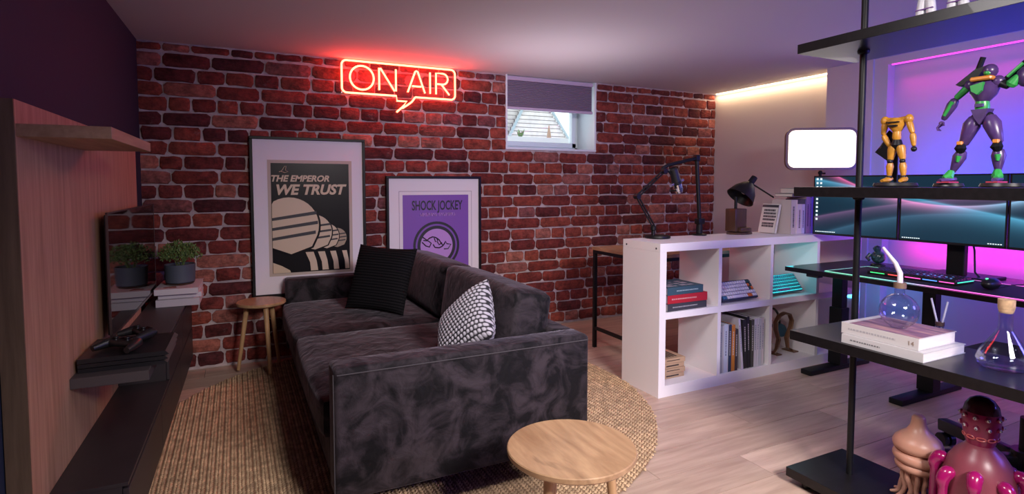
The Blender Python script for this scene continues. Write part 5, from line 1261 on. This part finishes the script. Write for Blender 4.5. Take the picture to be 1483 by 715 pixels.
for s_ in (1, -1):
    sy = 1.252+s_*0.042
    link('collar_bar', MB().tube([P(1.252, 0.245), P(sy, 0.250)], [0.011, 0.011], 10), Ya, yf)
    link('shoulder', MB().ball(P(sy, 0.248), 0.015, 12, (1, 1, 1.15)), Ya, yf)
    e = P(sy+s_*0.004+(-0.010 if s_ < 0 else 0), 0.195); h_ = P(sy+(-0.020 if s_ < 0 else -0.022), 0.148)
    link('upper_arm', seg(MB(), P(sy, 0.238), e, 0.010, 0.008), Ya, yf)
    link('forearm', seg(MB(), e, h_, 0.009, 0.007, mid=0.011), Ya, yf)
    if s_ < 0: link('hand', MB().ball((h_[0], h_[1], h_[2]-0.010), 0.010, 10), M['dark_armor'], yf)
cp = MB().prism([(1.268, 0.19), (1.296, 0.215), (1.312, 0.195), (1.306, 0.180), (1.346, 0.135), (1.300, 0.100), (1.292, 0.06), (1.272, 0.02), (1.262, 0.02), (1.262, 0.16)], 0.006, 'YZ', 0.030); cp.xf(Matrix.Translation((X0, 0, Z3)))
link('cape_panel', cp, M['dark_armor'], yf, smooth=False)
link('support_rod', MB().tube([P(1.298, 0.196, 0.03), P(1.328, 0.150, 0.03)], 0.003, 6), M['chrome'], yf)

pf = thing('robot_figure', 'violet and green armoured robot model standing astride on the display shelf', 'figurine', (X0, 0.99, Z3))
Pa = M['purple_armor']; Ga = M['green_armor']
for (yb_, w) in ((1.076, 0.046), (0.925, 0.060)):
    link('round_base', MB().lathe([(0, 0.0005), (w-0.004, 0.0005), (w, 0.004), (w-0.004, 0.014), (0, 0.015)], (X0, yb_, Z3), 32, sx=0.8), M['black_plastic'], pf)
for s_, yh, yk, ya_, ft in ((1, 1.004, 1.038, 1.066, 1.078), (-1, 0.968, 0.938, 0.937, 0.930)):
    link('hip_joint', MB().ball(P(yh, 0.232), 0.014, 10), M['dark_armor'], pf)
    link('thigh', seg(MB(), P(yh, 0.235), P(yk, 0.140), 0.017, 0.014, mid=0.025), Pa, pf)
    link('knee_guard', MB().tube([P(yk, 0.152, -0.006), P(yk, 0.130, -0.014), P(yk+s_*0.002, 0.110, -0.006)], [0.008, 0.018, 0.006], 8), M['dark_armor'], pf)
    link('knee_tip', MB().box(X0-0.026, X0-0.010, yk-0.008, yk+0.008, Z3+0.142, Z3+0.154, 0.002), M['orange_armor'], pf)
    link('shin', seg(MB(), P(yk, 0.125), P(ya_, 0.050), 0.015, 0.009, mid=0.020), Pa, pf)
    link('calf_plate', MB().tube([P(yk+0.004*s_, 0.105, -0.014), P(yk+0.006*s_, 0.085, -0.017)], [0.009, 0.004], 8), Ga, pf)
    link('ankle_guard', MB().tube([P(ya_, 0.056, -0.004), P(ya_+s_*0.004, 0.036, -0.012), P(ft, 0.032, -0.028)], [0.010, 0.016, 0.007], 8), Ga, pf)
    link('foot', MB().tube([P(ya_, 0.028, 0.015), P(ya_+s_*0.003, 0.028, -0.01), P(ft+s_*0.003, 0.023, -0.045)], [0.010, 0.014, 0.008], 10, flat=0.7), Pa, pf)
    link('sole', MB().box(X0-0.045, X0+0.018, min(ft, ya_)-0.012, max(ft, ya_)+0.012, Z3+0.0155, Z3+0.020), M['red_sole'], pf, smooth=False)
link('pelvis', MB().prism([(0.962, 0.255), (1.010, 0.255), (1.000, 0.228), (0.985, 0.205), (0.972, 0.228)], 0.040, 'YZ', -0.022).xf(Matrix.Translation((X0, 0, Z3))), Pa, pf, smooth=False)
link('waist', seg(MB(), P(0.987, 0.245), P(0.988, 0.290), 0.016, 0.018), Ga, pf)
link('waist_stripe', MB().box(X0-0.026, X0-0.012, 0.976, 0.998, Z3+0.262, Z3+0.272), Pa, pf, smooth=False)
link('chest', MB().tube([P(0.988, 0.280), P(0.986, 0.305), P(0.982, 0.330), P(0.980, 0.350)], [0.018, 0.036, 0.040, 0.020], 12), Pa, pf)
link('chest_plate', MB().prism([(0.968, 0.338), (1.004, 0.330), (1.000, 0.312), (0.984, 0.300), (0.972, 0.312)], 0.012, 'YZ', -0.046).xf(Matrix.Translation((X0, 0, Z3))), Ga, pf, smooth=False)
link('collar', MB().box(X0-0.040, X0-0.005, 0.950, 1.010, Z3+0.345, Z3+0.358, 0.004), M['orange_armor'], pf)
link('head', MB().ball(P(0.965, 0.375, -0.010), 0.021, 14, (1.15, 0.95, 1.05)), Pa, pf)
link('face_plate', MB().ball(P(0.966, 0.368, -0.026), 0.011, 10, (0.8, 1.0, 0.8)), Ga, pf)
# left arm reaching down and out
sh_ = P(1.022, 0.340)
link('shoulder', MB().ball(sh_, 0.019, 12), Pa, pf)
link('shoulder_plate', MB().prism([(0.975, 0.395), (1.010, 0.385), (1.062, 0.345), (1.050, 0.338), (1.005, 0.352)], 0.035, 'YZ', -0.012).xf(Matrix.Translation((X0, 0, Z3))), M['dark_armor'], pf, smooth=False)
e = P(1.064, 0.300); h_ = P(1.100, 0.232)
link('upper_arm', seg(MB(), sh_, e, 0.011, 0.010), Ga, pf)
link('forearm', seg(MB(), e, h_, 0.012, 0.009, mid=0.016), Pa, pf)
link('forearm_plate', MB().tube([P(1.068, 0.290, -0.012), P(1.092, 0.245, -0.012)], [0.007, 0.005], 8), Ga, pf)
hm = MB().ball((h_[0], h_[1]+0.004, h_[2]-0.012), 0.009, 10)
for k in range(4): hm.tube([(h_[0]-0.008+0.005*k, h_[1]+0.004, h_[2]-0.014), (h_[0]-0.012+0.007*k, h_[1]+0.012+0.002*k, h_[2]-0.026), (h_[0]-0.014+0.007*k, h_[1]+0.009, h_[2]-0.036)], [0.003, 0.0026, 0.0018], 6)
hm.tube([(h_[0]-0.006, h_[1]-0.003, h_[2]-0.010), (h_[0]-0.012, h_[1]-0.010, h_[2]-0.020)], [0.003, 0.002], 6)
link('hand', hm, Pa, pf)
# right arm raised outward
sh2 = P(0.948, 0.340); e2 = P(0.918, 0.318); h2 = P(0.895, 0.350)
link('shoulder', MB().ball(sh2, 0.019, 12), Pa, pf)
link('upper_arm', seg(MB(), sh2, e2, 0.012, 0.010), M['dark_armor'], pf)
link('forearm', seg(MB(), e2, h2, 0.012, 0.009, mid=0.016), Ga, pf)
link('shoulder_guard', MB().ball(P(0.880, 0.345, 0.01), 0.030, 12, (0.7, 0.9, 1.1)), Pa, pf)
# two back fins
for a, b, c in ((P(1.030, 0.330, 0.018), P(0.999, 0.428, 0.018), 0.0095), (P(0.935, 0.345, 0.018), P(0.862, 0.415, 0.018), 0.0095)):
    link('back_boom', MB().tube([a, b], [c, c*0.9], 8), M['dark_armor'], pf)
    a_ = Vector(a); b_ = Vector(b); link('boom_stripe', MB().tube([a_.lerp(b_, 0.1)+Vector((-0.009, 0, 0)), a_.lerp(b_, 0.62)+Vector((-0.009, 0, 0))], 0.0055, 6), Ga, pf)
# part of a third model at the edge
tf = thing('dark_model_wing', 'dark faceted model wing on a stem at the right picture edge', 'figurine', (X0, 0.845, Z3))
link('stem', MB().cyl(P(0.838, 0.0005), P(0.838, 0.145), 0.003, n=8), M['dark_armor'], tf)
link('wing', MB().prism([(0.872, 0.168), (0.850, 0.188), (0.820, 0.160), (0.835, 0.138)], 0.012, 'YZ', -0.006).xf(Matrix.Translation((X0, 0, Z3))), M['dark_armor'], tf, smooth=False)
link('foot_plate', MB().lathe([(0, 0.0005), (0.020, 0.0005), (0.020, 0.004), (0, 0.004)], (X0, 0.838, Z3), 16), M['dark_armor'], tf)

# white models on the top board
Z4 = 1.8105
def white_model(label, yc):
    t = thing('white_robot_model', label, 'figurine', (X0, yc, Z4), 'white models on the top board')
    for s_ in (-1, 1):
        link('leg', seg(MB(), (X0, yc+s_*0.020, Z4+0.012), (X0, yc+s_*0.010, Z4+0.11), 0.011, 0.014), M['white_model'], t)
        link('foot', MB().box(X0-0.028, X0+0.014, yc+s_*0.022-0.010, yc+s_*0.022+0.010, Z4+0.0005, Z4+0.014, 0.003), M['white_model'], t)
        link('arm', seg(MB(), (X0, yc+s_*0.036, Z4+0.19), (X0-0.005, yc+s_*0.042, Z4+0.12), 0.010, 0.008), M['white_model'], t)
    link('torso', MB().tube([(X0, yc, Z4+0.10), (X0, yc, Z4+0.14), (X0, yc, Z4+0.19), (X0, yc, Z4+0.205)], [0.016, 0.022, 0.032, 0.014], 12), M['white_model'], t)
    link('knee_band', MB().box(X0-0.016, X0-0.006, yc-0.028, yc+0.028, Z4+0.052, Z4+0.056), colmat((0.15, 0.05, 0.25)), t, smooth=False)
    link('head', MB().ball((X0, yc, Z4+0.225), 0.018, 12), M['white_model'], t)
    return t
white_model('white robot model first from the pole on the top board', 1.168)
white_model('white robot model second from the pole on the top board', 1.070)
o = link('small_dark_pebble', MB().ball((X0, 1.245, Z4+0.0062), 0.008, 10, (1, 1.2, 0.75)), M['dark_armor']); tag(o, 'tiny dark knob on the top board near the pole', 'ornament')

def smooth(pts, rad, k=6):
    P_ = [Vector(p) for p in pts]; n = len(P_); op = []; orr = []
    for i in range(n-1):
        a, b, c, d = P_[max(i-1, 0)], P_[i], P_[i+1], P_[min(i+2, n-1)]
        for j in range(k):
            t = j/k; op.append(0.5*((2*b)+(c-a)*t+(2*a-5*b+4*c-d)*t*t+(3*b-a-3*c+d)*t**3)); e = t*t*(3-2*t); orr.append(rad[i]*(1-e)+rad[i+1]*e)
    op.append(P_[-1]); orr.append(rad[-1]); op.append(P_[-1]+(P_[-1]-P_[-2]).normalized()*rad[-1]*0.5); orr.append(rad[-1]*0.6)
    return op, orr
# ---- tentacled vinyl figures on the lowest board
ZB = 0.0715
sx_, sy_ = 2.262, 1.170
sq = thing('squid_figure', 'peach vinyl squid figure with stacked folds and hanging tentacles', 'figurine', (sx_, sy_, ZB))
pr = [(0, 0.322), (0.016, 0.321), (0.022, 0.314), (0.023, 0.300), (0.026, 0.282), (0.038, 0.262), (0.058, 0.247), (0.073, 0.232), (0.080, 0.214), (0.077, 0.198), (0.064, 0.187), (0.050, 0.184)]
link('mantle', MB().lathe([(r_, z) for r_, z in reversed(pr)], (sx_, sy_, ZB), 40), M['sq_pink'], sq, angle=80)
def torus_fold(z, R0, r0, tilt):
    m = MB().lathe([(0.04, -r0)]+[(R0+r0*math.cos(math.radians(a)), r0*math.sin(math.radians(a))) for a in range(-90, 91, 15)]+[(0.04, r0)], (0, 0, 0), 40)
    m.xf(Matrix.Translation((sx_, sy_, ZB+z)) @ Matrix.Rotation(tilt, 4, 'X')); return m
link('fold', torus_fold(0.166, 0.057, 0.0215, 0.06), M['sq_pink'], sq, angle=80)
link('fold', torus_fold(0.132, 0.052, 0.0185, 0.04), M['sq_pink'], sq, angle=80)
link('inner_body', MB().lathe([(0.030, 0.05), (0.038, 0.12), (0.040, 0.20)], (sx_, sy_, ZB), 24), M['sq_pink'], sq)
for k in range(11):
    a = 2*PI*k/11+0.2; R0 = 0.042; w_ = 0.006*math.sin(k*1.7)
    pts = [(sx_+R0*math.cos(a), sy_+R0*math.sin(a), ZB+0.128), (sx_+(R0+0.002)*math.cos(a), sy_+(R0+0.002)*math.sin(a)+w_, ZB+0.09), (sx_+R0*math.cos(a+0.1), sy_+R0*math.sin(a+0.1)-w_, ZB+0.05), (sx_+(R0+0.012)*math.cos(a+0.1), sy_+(R0+0.012)*math.sin(a+0.1), ZB+0.018), (sx_+(R0+0.036)*math.cos(a+0.15), sy_+(R0+0.036)*math.sin(a+0.15), ZB+0.009)]
    link('tentacle', MB().tube(*smooth(pts, [0.010, 0.009, 0.0085, 0.008, 0.005], 4), 10), M['sq_pink'], sq)
ox, oy = 2.235, 0.965
oc = thing('octopus_figure', 'rose vinyl octopus figure with many eyed crimson head', 'figurine', (ox, oy, ZB))
S_ = 1.0
link('body', MB().lathe([(0, 0.001), (0.060, 0.004), (0.090, 0.03), (0.102, 0.08), (0.104, 0.14), (0.098, 0.20), (0.086, 0.245), (0.066, 0.278), (0.046, 0.297), (0.038, 0.308), (0, 0.31)], (ox, oy, ZB), 48), M['oc_body'], oc, angle=80)
link('head', MB().lathe([(0.036, 0.300), (0.042, 0.318), (0.049, 0.345), (0.053, 0.380), (0.053, 0.405), (0.050, 0.418)], (ox, oy, ZB), 40), M['oc_head'], oc, angle=80)
link('dark_crown', MB().lathe([(0.050, 0.418), (0.046, 0.438), (0.034, 0.456), (0.018, 0.466), (0, 0.469)], (ox, oy, ZB), 40), M['oc_dark'], oc, angle=80)
face = math.atan2(0-oy, 0-ox)   # towards the room's middle
for rw_, z in enumerate((0.405, 0.372)):
    for k in range(8):
        a = face+math.radians(-125+k*36+rw_*4); p = Vector((ox+0.0535*math.cos(a), oy+0.0535*math.sin(a), ZB+z)); d = Vector((math.cos(a), math.sin(a), 0))
        ev = link('eye', MB().lathe([(0, 0.0), (0.0085, 0.0), (0.0085, 0.004), (0.0055, 0.006), (0, 0.006)], p-d*0.002, 16, axis=d), M['oc_head'], oc)
        link('eyeball', MB().ball(p+d*0.003, 0.0055, 10), M['eye_white'], ev)
        link('pupil', MB().ball(p+d*0.0075, 0.0022, 8), M['dark_armor'], ev)
for k in range(5):
    a = face+math.radians(-70+k*36); p = Vector((ox+0.046*math.cos(a), oy+0.046*math.sin(a), ZB+0.336)); d = Vector((math.cos(a), math.sin(a), 0.0)); n = Vector((-d.y, d.x, 0))
    link('mouth', MB().tube([p+n*0.012*math.cos(t)+Vector((0, 0, 0.0055*math.sin(t)))+d*0.001 for t in [i*PI/8 for i in range(16)]], 0.0022, 6, closed=True), M['lip'], oc)
for k in range(8):
    a = face+math.radians(-158+k*45+18); d = Vector((math.cos(a), math.sin(a), 0)); c = Vector((ox, oy, ZB))
    hgt = 0.225 if k % 2 else 0.205
    pts = [c+d*0.085+Vector((0, 0, hgt-0.012)), c+d*0.104+Vector((0, 0, hgt)), c+d*0.121+Vector((0, 0, hgt-0.022)), c+d*0.120+Vector((0, 0, hgt-0.06)), c+d*0.122+Vector((0, 0, 0.09)), c+d*0.122+Vector((0, 0, 0.03)), c+d*0.135+Vector((0, 0, 0.012))]
    link('tentacle', MB().tube(*smooth(pts, [0.014, 0.023, 0.020, 0.014, 0.013, 0.014, 0.010], 6), 14), M['oc_tent'], oc, angle=80)

for o in bpy.data.objects:
    if '_o' in o: del o['_o']
